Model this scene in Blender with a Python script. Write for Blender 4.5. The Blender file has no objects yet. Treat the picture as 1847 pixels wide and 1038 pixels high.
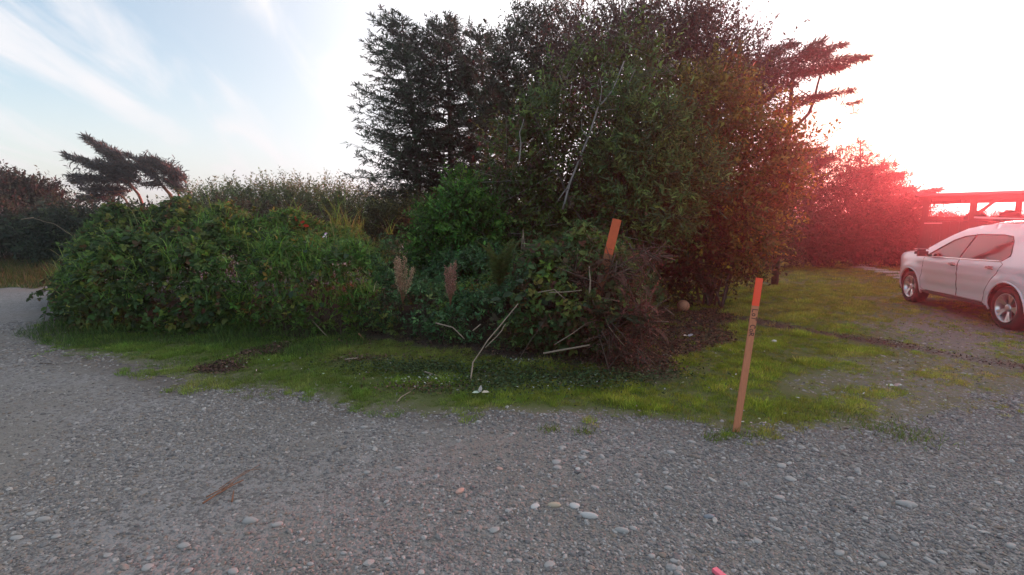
import bpy, bmesh, math, random
import numpy as np
from mathutils import Vector, Matrix, geometry

random.seed(7)
rng = np.random.default_rng(7)
SC = bpy.context.scene
COL = SC.collection
R = math.radians

# ------------------------------------------------------------------ camera
F, CX, CY = 850.0, 923.5, 519.0          # focal length and centre in photo pixels
CAM_H, PITCH = 1.6, math.atan((519.0 - 410.0) / 850.0)
cam_d = bpy.data.cameras.new('camera')
cam_d.sensor_width = 36.0
cam_d.lens = 36.0 * F / 1847.0
cam_d.clip_start, cam_d.clip_end = 0.05, 3000.0
cam = bpy.data.objects.new('camera', cam_d)
cam.location = (0, 0, CAM_H)
cam.rotation_euler = (math.pi / 2 - PITCH, 0, 0)
COL.objects.link(cam)
SC.camera = cam

# ------------------------------------------------------------------ sky, sun, exposure
SUN_AZ, SUN_EL = R(47.0), R(6.3)         # to the right of the view axis, just above the horizon
SUN_DIR = Vector((math.sin(SUN_AZ) * math.cos(SUN_EL), math.cos(SUN_AZ) * math.cos(SUN_EL), math.sin(SUN_EL)))
world = bpy.data.worlds.new('World')
SC.world = world
world.use_nodes = True
nt = world.node_tree
nt.nodes.clear()
W = lambda t, **k: _mk(nt, t, **k)

def _mk(tree, t, ins=None, **k):
    n = tree.nodes.new(t)
    for a, v in k.items():
        setattr(n, a, v)
    for a, v in (ins or {}).items():
        if isinstance(v, bpy.types.NodeSocket):
            tree.links.new(v, n.inputs[a])
        else:
            n.inputs[a].default_value = v
    return n

sky = W('ShaderNodeTexSky', sky_type='NISHITA', sun_disc=False, sun_elevation=SUN_EL, sun_rotation=SUN_AZ,
        altitude=0.0, air_density=1.0, dust_density=1.0, ozone_density=1.2)
tc = W('ShaderNodeTexCoord')
sep = W('ShaderNodeSeparateXYZ', ins={0: tc.outputs['Generated']})
# project the view direction on a flat cloud deck so that the cirrus runs to the horizon
zc = W('ShaderNodeMath', operation='MAXIMUM', ins={0: sep.outputs[2], 1: 0.0})
zc = W('ShaderNodeMath', operation='ADD', ins={0: zc.outputs[0], 1: 0.12})
px_ = W('ShaderNodeMath', operation='DIVIDE', ins={0: sep.outputs[0], 1: zc.outputs[0]})
py_ = W('ShaderNodeMath', operation='DIVIDE', ins={0: sep.outputs[1], 1: zc.outputs[0]})
deck = W('ShaderNodeCombineXYZ', ins={0: px_.outputs[0], 1: py_.outputs[0], 2: 0.0})
mp = W('ShaderNodeMapping', vector_type='TEXTURE', ins={'Vector': deck.outputs[0], 'Rotation': (0, 0, R(108)), 'Scale': (3.2, 0.75, 1.0)})
n1 = W('ShaderNodeTexNoise', ins={'Vector': mp.outputs[0], 'Scale': 2.0, 'Detail': 7.0, 'Roughness': 0.52, 'Distortion': 0.6})
r1 = W('ShaderNodeMapRange', interpolation_type='SMOOTHSTEP', ins={'Value': n1.outputs['Fac'], 'From Min': 0.46, 'From Max': 0.68, 'To Min': 0.0, 'To Max': 0.85})
# brightness of thin high cloud: sun-facing side of the sky glows
sd = W('ShaderNodeVectorMath', operation='DOT_PRODUCT', ins={0: tc.outputs['Generated'], 1: tuple(SUN_DIR)})
gl = W('ShaderNodeMapRange', interpolation_type='SMOOTHERSTEP', ins={'Value': sd.outputs['Value'], 'From Min': 0.2, 'From Max': 1.0, 'To Min': 3.0, 'To Max': 6.6})
warm = W('ShaderNodeMapRange', interpolation_type='SMOOTHSTEP', ins={'Value': sd.outputs['Value'], 'From Min': 0.93, 'From Max': 1.0})
wc = W('ShaderNodeMix', data_type='RGBA', ins={0: warm.outputs[0], 6: (1.0, 0.975, 0.99, 1), 7: (1.0, 0.78, 0.42, 1)})
cc = W('ShaderNodeVectorMath', operation='SCALE', ins={0: wc.outputs[2], 'Scale': gl.outputs[0]})
veil = W('ShaderNodeMapRange', interpolation_type='SMOOTHSTEP', ins={'Value': sd.outputs['Value'], 'From Min': -0.1, 'From Max': 0.72, 'To Min': 0.12, 'To Max': 0.94})
lowv = W('ShaderNodeMapRange', interpolation_type='SMOOTHSTEP', ins={'Value': sep.outputs[2], 'From Min': 0.0, 'From Max': 0.30, 'To Min': 0.75, 'To Max': 0.0})
inv = [W('ShaderNodeMath', operation='SUBTRACT', ins={0: 1.0, 1: q_.outputs[0]}) for q_ in (r1, veil, lowv)]
i2 = W('ShaderNodeMath', operation='MULTIPLY', ins={0: inv[0].outputs[0], 1: inv[1].outputs[0]})
i3 = W('ShaderNodeMath', operation='MULTIPLY', ins={0: i2.outputs[0], 1: inv[2].outputs[0]})
fac = W('ShaderNodeMath', operation='SUBTRACT', ins={0: 1.0, 1: i3.outputs[0]})
mixc = W('ShaderNodeMix', data_type='RGBA', ins={0: fac.outputs[0]})
gain = W('ShaderNodeVectorMath', operation='MULTIPLY', ins={0: sky.outputs[0], 1: (1.0, 1.1, 1.22)})
nt.links.new(gain.outputs[0], mixc.inputs[6])
nt.links.new(cc.outputs[0], mixc.inputs[7])
bg = W('ShaderNodeBackground', ins={'Color': mixc.outputs[2], 'Strength': 0.15})
wo = W('ShaderNodeOutputWorld')
nt.links.new(bg.outputs[0], wo.inputs[0])

sun_d = bpy.data.lights.new('sun', 'SUN')
sun_d.energy = 4.2
sun_d.angle = R(7.0)
sun_d.color = (1.0, 0.095, 0.11)
sun = bpy.data.objects.new('sun', sun_d)
sun.rotation_euler = SUN_DIR.to_track_quat('Z', 'Y').to_euler()
sun.location = (30, 30, 20)
COL.objects.link(sun)

vs = SC.view_settings
vs.view_transform = 'Standard'
vs.look = 'None'
vs.exposure = 1.25
vs.gamma = 1.0
vs.use_curve_mapping = False
SC.cycles.max_bounces = 8
SC.cycles.transparent_max_bounces = 8
SC.cycles.volume_bounces = 0
SC.cycles.use_denoising = True

# ------------------------------------------------------------------ pixel <-> place helpers
_cp, _sp = math.cos(PITCH), math.sin(PITCH)
def ray(x, y):
    u, v = (x - CX) / F, (CY - y) / F
    return Vector((u, _cp + v * _sp, -_sp + v * _cp))
def at(x, y, Y):
    d = ray(x, y)
    return Vector((0, 0, CAM_H)) + d * (Y / d.y)
def gp(x, y, z=0.0):
    d = ray(x, y)
    return Vector((0, 0, CAM_H)) + d * ((z - CAM_H) / d.z)
def pxscale(Y):
    return F / Y

# ------------------------------------------------------------------ materials
def mat(name):
    m = bpy.data.materials.new(name)
    m.use_nodes = True
    m.node_tree.nodes.clear()
    return m, m.node_tree
def principled(name, col, rough=0.6, metal=0.0, spec=0.5, noise_scale=None, noise_amt=0.25, bump=0.0, coat=0.0, stretch=(1, 1, 1)):
    m, t = mat(name)
    p = _mk(t, 'ShaderNodeBsdfPrincipled', ins={'Base Color': (*col, 1), 'Roughness': rough, 'Metallic': metal, 'Specular IOR Level': spec, 'Coat Weight': coat, 'Coat Roughness': 0.05})
    o = _mk(t, 'ShaderNodeOutputMaterial', ins={0: p.outputs[0]})
    if noise_scale:
        c = _mk(t, 'ShaderNodeTexCoord')
        mm = _mk(t, 'ShaderNodeMapping', ins={'Vector': c.outputs['Object'], 'Scale': stretch})
        n = _mk(t, 'ShaderNodeTexNoise', ins={'Vector': mm.outputs[0], 'Scale': noise_scale, 'Detail': 6.0, 'Roughness': 0.65})
        a = tuple(max(0, v * (1 - noise_amt * 1.6)) for v in col)
        b = tuple(min(1, v * (1 + noise_amt * 1.6)) for v in col)
        r = _mk(t, 'ShaderNodeMix', data_type='RGBA', ins={0: n.outputs['Fac'], 6: (*a, 1), 7: (*b, 1)})
        t.links.new(r.outputs[2], p.inputs['Base Color'])
        if bump:
            bb = _mk(t, 'ShaderNodeBump', ins={'Height': n.outputs['Fac'], 'Strength': bump, 'Distance': 0.02})
            t.links.new(bb.outputs[0], p.inputs['Normal'])
    return m
def leaf_material(name, trans=0.35, gloss=0.25, rough=0.5, gain=1.0):
    m, t = mat(name)
    a = _mk(t, 'ShaderNodeAttribute', attribute_name='col')
    g = _mk(t, 'ShaderNodeVectorMath', operation='SCALE', ins={0: a.outputs['Color'], 'Scale': gain})
    p = _mk(t, 'ShaderNodeBsdfPrincipled', ins={'Base Color': g.outputs[0], 'Roughness': rough, 'Specular IOR Level': gloss})
    tr = _mk(t, 'ShaderNodeBsdfTranslucent', ins={'Color': g.outputs[0]})
    mx = _mk(t, 'ShaderNodeMixShader', ins={0: trans, 1: p.outputs[0], 2: tr.outputs[0]})
    _mk(t, 'ShaderNodeOutputMaterial', ins={0: mx.outputs[0]})
    return m
M = {}
M['leaf'] = leaf_material('leaf', 0.42, 0.16, 0.5, 1.4)
M['needle'] = leaf_material('needle', 0.2, 0.12, 0.6, 1.6)
M['blade'] = leaf_material('grass_blade', 0.5, 0.25, 0.5)
M['litter'] = leaf_material('dry_leaf', 0.1, 0.2, 0.7)
M['bark'] = principled('bark', (0.075, 0.06, 0.05), 0.9, noise_scale=14, noise_amt=0.35, bump=0.5, stretch=(1, 1, 0.25))
M['grey_bark'] = principled('grey_bark', (0.26, 0.235, 0.22), 0.85, noise_scale=22, noise_amt=0.3, bump=0.3, stretch=(1, 1, 0.3))
M['cane'] = principled('cane', (0.075, 0.05, 0.035), 0.8, noise_scale=30, noise_amt=0.4)
M['dead_wood'] = principled('dead_wood', (0.27, 0.205, 0.15), 0.85, noise_scale=30, noise_amt=0.3, bump=0.3, stretch=(1, 1, 0.2))
M['brown_wood'] = principled('brown_wood', (0.22, 0.10, 0.055), 0.85, noise_scale=30, noise_amt=0.35, bump=0.3)

# ------------------------------------------------------------------ object helpers
def tag(o, label=None, cat=None, group=None, kind=None):
    if label: o['label'] = label
    if cat: o['category'] = cat
    if group: o['group'] = group
    if kind: o['kind'] = kind
    return o
def empty(name, loc, label, cat, group=None):
    o = bpy.data.objects.new(name, None)
    o.location = loc
    o.empty_display_size = 0.2
    COL.objects.link(o)
    return tag(o, label, cat, group)
def link(name, me, parent=None, m=None):
    o = bpy.data.objects.new(name, me)
    COL.objects.link(o)
    if m is not None and not me.materials:
        me.materials.append(m)
    if parent is not None:
        o.parent = parent
        if parent.location.length > 0 or parent.rotation_euler.to_quaternion().angle:
            bpy_m = Matrix.LocRotScale(parent.location, parent.rotation_euler, None)
            o.matrix_parent_inverse = bpy_m.inverted()
    return o
def mesh_np(name, V, faces, k, col=None, smooth=False):
    """V (n,3); faces (m,k) int array."""
    me = bpy.data.meshes.new(name)
    V = np.ascontiguousarray(V, np.float32)
    faces = np.ascontiguousarray(faces, np.int32)
    me.vertices.add(len(V)); me.vertices.foreach_set('co', V.ravel())
    me.loops.add(faces.size); me.loops.foreach_set('vertex_index', faces.ravel())
    me.polygons.add(len(faces))
    me.polygons.foreach_set('loop_start', np.arange(0, faces.size, k, dtype=np.int32))
    me.update(calc_edges=True)
    if col is not None:
        at_ = me.attributes.new('col', 'FLOAT_COLOR', 'POINT')
        c4 = np.ones((len(V), 4), np.float32); c4[:, :3] = col
        at_.data.foreach_set('color', c4.ravel())
    if smooth:
        me.polygons.foreach_set('use_smooth', np.ones(len(faces), bool))
    me.validate()
    return me
def norm(a):
    return a / np.maximum(np.linalg.norm(a, axis=-1, keepdims=True), 1e-9)

LEAF4 = (np.array([[0, 0, 0], [.42, .5, .07], [1, 0, -.04], [.42, -.5, .07]]), np.array([[0, 2, 1], [0, 3, 2]]))
LEAF6 = (np.array([[0, 0, 0], [.28, .46, .09], [.68, .40, .06], [1, 0, -.08], [.68, -.40, .06], [.28, -.46, .09]]), np.array([[0, 3, 2, 1], [0, 5, 4, 3]]))
NEEDLE = (np.array([[0, .22, 0], [0, -.22, 0], [.55, -.5, .03], [1, 0, 0], [.55, .5, .03]]), np.array([[0, 1, 2], [0, 2, 4], [2, 3, 4]]))
BLADE = (np.array([[0, .5, 0], [0, -.5, 0], [.55, -.36, .05], [.55, .36, .05], [1, 0, .22]]), np.array([[0, 1, 2], [0, 2, 3], [3, 2, 4]]))
LONG = (np.array([[0, .35, 0], [0, -.35, 0], [.35, -.5, .10], [.35, .5, .10], [.7, -.36, .06], [.7, .36, .06], [1, 0, -.14]]),
        np.array([[0, 1, 2], [0, 2, 3], [3, 2, 4], [3, 4, 5], [5, 4, 6]]))
class Leaves:
    def __init__(s): s.a = []
    def add(s, P, D, N, L, Wd, C):
        n = len(P)
        s.a.append((P, D, N, np.broadcast_to(L, (n,)), np.broadcast_to(Wd, (n,)), C)); return s
    def cat(s):
        return [np.concatenate([x[i] for x in s.a]) for i in range(6)]
    def build(s, name, tmpl, m, parent=None):
        P, D, N, L, Wd, C = s.cat()
        T, Fc = tmpl
        D = norm(D); S = norm(np.cross(N, D)); N = np.cross(D, S)
        V = (P[:, None] + D[:, None] * (T[None, :, 0:1] * L[:, None, None]) + S[:, None] * (T[None, :, 1:2] * Wd[:, None, None])
             + N[:, None] * (T[None, :, 2:3] * L[:, None, None])).reshape(-1, 3)
        k = len(T)
        faces = (Fc[None] + (np.arange(len(P)) * k)[:, None, None]).reshape(-1, Fc.shape[1])
        return link(name, mesh_np(name, V, faces, Fc.shape[1], np.repeat(C, k, 0)), parent, m)
def palette(n, cols, wts=None, jit=0.25):
    cols = np.array(cols, float)
    w = None if wts is None else np.array(wts, float) / sum(wts)
    c = cols[rng.choice(len(cols), n, p=w)]
    return np.clip(c * (1 + jit * rng.normal(size=(n, 1))) * (1 + 0.08 * rng.normal(size=(n, 3))), 0.004, 0.9)
def rdir(n):
    return norm(rng.normal(size=(n, 3)))

class Tubes:
    def __init__(s): s.V, s.Fc, s.n = [], [], 0
    def add(s, pts, r0, r1=None, seg=6):
        pts = np.array([tuple(p) for p in pts], float); m = len(pts)
        r1 = r0 if r1 is None else r1
        rad = np.linspace(r0, r1, m)
        t = norm(np.gradient(pts, axis=0))
        ref = np.array([0.13, 0.31, 0.94]) if abs(t[0][2]) < 0.9 else np.array([1.0, 0.1, 0.0])
        a = norm(np.cross(t, ref)); b = np.cross(t, a)
        an = np.linspace(0, 2 * math.pi, seg, endpoint=False)
        ring = pts[:, None] + rad[:, None, None] * (a[:, None] * np.cos(an)[None, :, None] + b[:, None] * np.sin(an)[None, :, None])
        V = ring.reshape(-1, 3)
        i = np.arange(m - 1)[:, None] * seg; j = np.arange(seg)[None]
        q = np.stack([i + j, i + (j + 1) % seg, i + seg + (j + 1) % seg, i + seg + j], -1).reshape(-1, 4)
        c0 = len(V); V = np.vstack([V, pts[:1], pts[-1:]])
        jj = np.arange(seg)
        cap0 = np.stack([np.full(seg, c0), (jj + 1) % seg, jj, np.full(seg, c0)], -1)
        cap1 = np.stack([np.full(seg, c0 + 1), (m - 1) * seg + jj, (m - 1) * seg + (jj + 1) % seg, np.full(seg, c0 + 1)], -1)
        tri = np.vstack([cap0, cap1])[:, :3]
        s.V.append(V); s.Fc.append((q + s.n, tri + s.n)); s.n += len(V)
        return s
    def build(s, name, m, parent=None):
        V = np.vstack(s.V)
        q = np.vstack([f[0] for f in s.Fc]); t = np.vstack([f[1] for f in s.Fc])
        me = bpy.data.meshes.new(name)
        me.from_pydata(V.tolist(), [], q.tolist() + t.tolist())
        me.polygons.foreach_set('use_smooth', np.ones(len(me.polygons), bool))
        me.update()
        return link(name, me, parent, m)
def bend(p0, p1, n=6, wob=0.05, sag=0.0):
    p0, p1 = np.array(p0, float), np.array(p1, float)
    t = np.linspace(0, 1, n)[:, None]
    L = np.linalg.norm(p1 - p0)
    o = rng.normal(size=(n, 3)) * wob * L; o[0] = 0
    p = p0 + (p1 - p0) * t + np.cumsum(o, 0) * 0.5 * np.sin(np.pi * np.clip(t, 0, 1) * 0.5)
    p[:, 2] += sag * L * np.sin(np.pi * t[:, 0])
    return p

def box_bm(bm, sx, sy, sz, c=(0, 0, 0), bevel=0.0):
    g = bmesh.ops.create_cube(bm, size=1.0)
    for v in g['verts']:
        v.co = Vector((v.co.x * sx + c[0], v.co.y * sy + c[1], v.co.z * sz + c[2]))
    if bevel:
        es = list({e for v in g['verts'] for e in v.link_edges})
        bmesh.ops.bevel(bm, geom=es, offset=bevel, segments=2, affect='EDGES')
def bm_obj(name, bm, m, parent=None, smooth=False, local=False):
    me = bpy.data.meshes.new(name)
    bm.to_mesh(me); bm.free()
    if smooth:
        me.polygons.foreach_set('use_smooth', np.ones(len(me.polygons), bool))
    me.materials.append(m)
    o = bpy.data.objects.new(name, me); COL.objects.link(o)
    if parent is not None:
        o.parent = parent
    return o
def beam_between(name, p0, p1, w, d, m, parent=None, face=Vector((0, -1, 0)), bevel=0.002):
    """rectangular bar from p0 to p1, its w side across, its d side along `face`; world coordinates."""
    p0, p1 = Vector(p0), Vector(p1)
    z = (p1 - p0).normalized(); x = face.cross(z).normalized(); y = z.cross(x)
    bm = bmesh.new(); L = (p1 - p0).length
    box_bm(bm, w, d, L, (0, 0, L / 2), bevel)
    mt = Matrix((x, y, z)).transposed().to_4x4(); mt.translation = p0
    bm.transform(mt)
    me = bpy.data.meshes.new(name); bm.to_mesh(me); bm.free()
    return link(name, me, parent, m)

# smooth pseudo-random field for ground masks (sum of rotated sines; world metres)
_ph = np.random.default_rng(3).uniform(0, 6.28, (24, 3))
def field(x, y, freq=1.0, octs=4):
    s = np.zeros_like(x); a = 1.0; tot = 0
    for o in range(octs):
        f = freq * 2.03 ** o
        for k in range(3):
            th = _ph[(o * 3 + k) % 24, 2]
            u = x * math.cos(th) + y * math.sin(th); v = -x * math.sin(th) + y * math.cos(th)
            s += a * np.sin(f * u + _ph[o * 3 + k, 0] + 1.3 * np.sin(f * 0.7 * v + _ph[o * 3 + k, 1])) / 3
        tot += a; a *= 0.6
    return s / tot * 1.6
def in_poly(x, y, poly):
    inside = np.zeros(x.shape, bool)
    n = len(poly); j = n - 1
    for i in range(n):
        xi, yi = poly[i]; xj, yj = poly[j]
        c = ((yi > y) != (yj > y)) & (x < (xj - xi) * (y - yi) / ((yj - yi) or 1e-12) + xi)
        inside ^= c; j = i
    return inside
def poly_dist(x, y, poly, closed=True):
    d = np.full(x.shape, 1e9)
    n = len(poly)
    for i in range(n if closed else n - 1):
        ax, ay = poly[i]; bx, by = poly[(i + 1) % n]
        dx, dy = bx - ax, by - ay
        t = np.clip(((x - ax) * dx + (y - ay) * dy) / (dx * dx + dy * dy + 1e-12), 0, 1)
        d = np.minimum(d, np.hypot(x - ax - t * dx, y - ay - t * dy))
    return d
def sdf(x, y, poly):
    d = poly_dist(x, y, poly)
    return np.where(in_poly(x, y, poly), d, -d)     # positive inside
def G(pts):
    return [tuple(gp(a, b)[:2]) for a, b in pts]

# ------------------------------------------------------------------ ground plan (read off the photograph on the ground plane)
LAWN = G([(105, 583), (112, 628), (200, 652), (300, 682), (420, 702), (520, 716), (640, 734), (760, 744), (900, 748), (1010, 752),
          (1110, 768), (1210, 778), (1300, 792), (1345, 800), (1420, 785), (1500, 790), (1600, 806), (1650, 800), (1760, 770), (1847, 730), (1990, 690)]) \
    + [(24, 7.6), (26, 24), (16, 26)] + G([(1400, 470), (1200, 500)]) + [(-2, 12.0)] + G([(135, 550)])
RUT = G([(1200, 556), (1300, 570), (1420, 592), (1560, 615), (1700, 640), (1870, 668)])
LITTER = G([(1130, 580), (1190, 560), (1290, 562), (1330, 585), (1240, 640), (1200, 690), (1120, 665)])
DRIVE = G([(1640, 640), (1560, 590), (1590, 545), (1640, 530), (1860, 480)]) + [(22, 14), (22, 8)] + G([(1900, 640), (1760, 680)])
BARE = G([(1480, 705), (1600, 650), (1740, 655), (1847, 680), (1900, 760), (1760, 820), (1600, 820), (1530, 770)])
FRONT = G([(86, 592), (140, 604), (250, 608), (400, 613), (560, 619), (640, 613), (760, 630), (870, 646), (1010, 664), (1100, 664), (1150, 652), (1190, 612), (1212, 572)])
FOOTP = FRONT + [(2.9, 10.0), (1.0, 11.5), (-3.0, 12.6), (-8.0, 12.6)] + [tuple(gp(104, 533)[:2])]
FARGRASS = G([(-300, 519), (-300, 470), (0, 470), (110, 478), (125, 512), (60, 520)])
def wob(x, y, a=0.35):
    return a * field(x, y, 1.7, 4)
def lawn_mask(x, y):
    s = sdf(x, y, LAWN) + 0.24 * field(x, y, 3.1, 4) + 0.16 * field(x + 5, y, 1.1, 2) - 0.08
    return s
def sdrive(x, y): return sdf(x, y, DRIVE) + 0.5 * field(x, y, 1.2, 4)
def sbare(x, y): return sdf(x, y, BARE) + 0.35 * field(x, y, 2.6, 4)
def srut(x, y): return 0.20 - poly_dist(x, y, RUT, False) + 0.10 * field(x, y, 4.0, 3)
def slit(x, y): return sdf(x, y, LITTER) + 0.3 * field(x, y, 3.0, 4)
def zg(x, y):
    return 0.022 * field(np.asarray(x, float), np.asarray(y, float), 0.9, 3)

def grid_sheet(xs, ys, zoff=0.0, keep=None):
    X, Y = np.meshgrid(xs, ys)
    Z = zg(X, Y) * np.clip(1 - (np.hypot(X, Y - 8) - 25) / 20, 0, 1) + zoff
    V = np.stack([X, Y, Z], -1).reshape(-1, 3)
    nx, ny = len(xs), len(ys)
    i = np.arange(ny - 1)[:, None] * nx + np.arange(nx - 1)[None]
    q = np.stack([i, i + 1, i + nx + 1, i + nx], -1).reshape(-1, 4)
    if keep is not None:
        c = V[q].mean(1)
        q = q[keep(c[:, 0], c[:, 1])]
        u, inv = np.unique(q, return_inverse=True)
        V, q = V[u], inv.reshape(q.shape)
    return V, q
fine = np.arange(-24, 24.01, 0.2)
xs = np.concatenate([-np.geomspace(300, 25, 14), fine, np.geomspace(25, 300, 14)])
ys = np.concatenate([-np.geomspace(60, 7, 8), np.arange(-6, 32.01, 0.2), np.geomspace(33, 420, 16)])
V, q = grid_sheet(xs, ys)
def ground_material():
    m, t = mat('gravel_ground')
    g = _mk(t, 'ShaderNodeNewGeometry')
    v1 = _mk(t, 'ShaderNodeTexVoronoi', ins={'Vector': g.outputs['Position'], 'Scale': 62.0, 'Randomness': 1.0})
    v2 = _mk(t, 'ShaderNodeTexVoronoi', ins={'Vector': g.outputs['Position'], 'Scale': 27.0, 'Randomness': 1.0})
    n = _mk(t, 'ShaderNodeTexNoise', ins={'Vector': g.outputs['Position'], 'Scale': 0.55, 'Detail': 6.0, 'Roughness': 0.62})
    nf = _mk(t, 'ShaderNodeTexNoise', ins={'Vector': g.outputs['Position'], 'Scale': 160.0, 'Detail': 3.0, 'Roughness': 0.7})
    sx = _mk(t, 'ShaderNodeSeparateColor', ins={0: v1.outputs['Color']})
    ramp = _mk(t, 'ShaderNodeValToRGB', ins={0: sx.outputs[0]})
    cr = ramp.color_ramp
    cr.elements[0].position, cr.elements[0].color = 0.0, (0.12, 0.11, 0.105, 1)
    cr.elements[1].position, cr.elements[1].color = 1.0, (0.30, 0.28, 0.26, 1)
    e = cr.elements.new(0.55); e.color = (0.21, 0.19, 0.175, 1)
    sx2 = _mk(t, 'ShaderNodeSeparateColor', ins={0: v2.outputs['Color']})
    r2 = _mk(t, 'ShaderNodeMapRange', ins={'Value': sx2.outputs[0], 'From Min': 0.62, 'From Max': 0.7})
    m0 = _mk(t, 'ShaderNodeMix', data_type='RGBA', ins={0: r2.outputs[0], 6: ramp.outputs[0], 7: (0.27, 0.25, 0.235, 1)})
    ns = _mk(t, 'ShaderNodeMapRange', interpolation_type='SMOOTHSTEP', ins={'Value': n.outputs['Fac'], 'From Min': 0.40, 'From Max': 0.62})
    sand = _mk(t, 'ShaderNodeMix', data_type='RGBA', ins={0: nf.outputs['Fac'], 6: (0.15, 0.135, 0.115, 1), 7: (0.27, 0.24, 0.205, 1)})
    m1 = _mk(t, 'ShaderNodeMix', data_type='RGBA', ins={6: m0.outputs[2], 7: sand.outputs[2]})
    k = _mk(t, 'ShaderNodeMath', operation='MULTIPLY', ins={0: ns.outputs[0], 1: 0.85})
    t.links.new(k.outputs[0], m1.inputs[0])
    a = _mk(t, 'ShaderNodeAttribute', attribute_name='col')
    sa = _mk(t, 'ShaderNodeSeparateColor', ins={0: a.outputs['Color']})
    soil = _mk(t, 'ShaderNodeMix', data_type='RGBA', ins={0: nf.outputs['Fac'], 6: (0.055, 0.042, 0.033, 1), 7: (0.15, 0.115, 0.09, 1)})
    m2 = _mk(t, 'ShaderNodeMix', data_type='RGBA', ins={0: sa.outputs[0], 6: m1.outputs[2], 7: soil.outputs[2]})
    hb = _mk(t, 'ShaderNodeMath', operation='ADD', ins={0: v1.outputs['Distance'], 1: v2.outputs['Distance']})
    bp = _mk(t, 'ShaderNodeBump', invert=True, ins={'Height': hb.outputs[0], 'Strength': 0.8, 'Distance': 0.012})
    p = _mk(t, 'ShaderNodeBsdfPrincipled', ins={'Base Color': m2.outputs[2], 'Roughness': 0.85, 'Specular IOR Level': 0.3, 'Normal': bp.outputs[0]})
    _mk(t, 'ShaderNodeOutputMaterial', ins={0: p.outputs[0]})
    return m
x_, y_ = V[:, 0], V[:, 1]
dirt = np.clip(0.9 - np.abs(lawn_mask(x_, y_) - 0.0) / 0.55, 0, 0.75) * (x_ < 6)
col = np.zeros((len(V), 3)); col[:, 0] = dirt
M['ground'] = ground_material()
ground = link('ground', mesh_np('ground', V, q, 4, col, True), None, M['ground'])
tag(ground, kind='structure')

def lawn_material():
    m, t = mat('lawn')
    g = _mk(t, 'ShaderNodeNewGeometry')
    a = _mk(t, 'ShaderNodeAttribute', attribute_name='col')
    sa = _mk(t, 'ShaderNodeSeparateColor', ins={0: a.outputs['Color']})
    n = _mk(t, 'ShaderNodeTexNoise', ins={'Vector': g.outputs['Position'], 'Scale': 3.2, 'Detail': 7.0, 'Roughness': 0.65})
    nf = _mk(t, 'ShaderNodeTexNoise', ins={'Vector': g.outputs['Position'], 'Scale': 42.0, 'Detail': 6.0, 'Roughness': 0.75})
    c = _mk(t, 'ShaderNodeMix', data_type='RGBA', ins={0: n.outputs['Fac'], 6: (0.06, 0.075, 0.022, 1), 7: (0.13, 0.145, 0.045, 1)})
    soil = _mk(t, 'ShaderNodeMix', data_type='RGBA', ins={0: nf.outputs['Fac'], 6: (0.035, 0.024, 0.018, 1), 7: (0.115, 0.082, 0.06, 1)})
    grit = _mk(t, 'ShaderNodeMix', data_type='RGBA', ins={0: nf.outputs['Fac'], 6: (0.07, 0.055, 0.045, 1), 7: (0.30, 0.255, 0.215, 1)})
    m1 = _mk(t, 'ShaderNodeMix', data_type='RGBA', ins={0: sa.outputs[0], 6: c.outputs[2], 7: soil.outputs[2]})
    m2 = _mk(t, 'ShaderNodeMix', data_type='RGBA', ins={0: sa.outputs[1], 6: m1.outputs[2], 7: grit.outputs[2]})
    bp = _mk(t, 'ShaderNodeBump', ins={'Height': nf.outputs['Fac'], 'Strength': 0.7, 'Distance': 0.02})
    p = _mk(t, 'ShaderNodeBsdfPrincipled', ins={'Base Color': m2.outputs[2], 'Roughness': 0.9, 'Specular IOR Level': 0.2, 'Normal': bp.outputs[0]})
    _mk(t, 'ShaderNodeOutputMaterial', ins={0: p.outputs[0]})
    return m
M['lawn'] = lawn_material()
V, q = grid_sheet(np.arange(-12, 26, 0.1), np.arange(3, 27, 0.1), 0.006, lambda x, y: lawn_mask(x, y) > -0.06)
x_, y_ = V[:, 0], V[:, 1]
V[:, 2] += np.clip(lawn_mask(x_, y_) / 0.14, -1, 0) * 0.03
col = np.zeros((len(V), 3))
col[:, 0] = np.clip(np.maximum(np.clip(srut(x_, y_) * 8, 0, 1), np.clip(slit(x_, y_) * 3 + .3, 0, 1)), 0, 1)
col[:, 1] = np.clip(np.maximum(np.clip(sdrive(x_, y_) * 1.2 + .3, 0, 1), 0.75 * np.clip(sbare(x_, y_) * 1.5 + .4, 0, 1)), 0, 1)
col[:, 0] = np.maximum(col[:, 0], np.clip(sdf(x_, y_, FOOTP) * 4, 0, 1))
edge = np.clip(1 - lawn_mask(x_, y_) / 0.25, 0, 1)
col[:, 1] = np.maximum(col[:, 1], edge * 0.7)
lawn = tag(link('lawn', mesh_np('lawn', V, q, 4, col, True), None, M['lawn']), kind='structure')
V, q = grid_sheet(np.arange(-34, -9, 0.25), np.arange(10, 30, 0.25), 0.006, lambda x, y: sdf(x, y, FARGRASS) + 0.2 * field(x, y, 2, 3) > 0)
col = np.zeros((len(V), 3))
tag(link('verge', mesh_np('verge', V, q, 4, col, True), None, M['lawn']), kind='structure')

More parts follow.
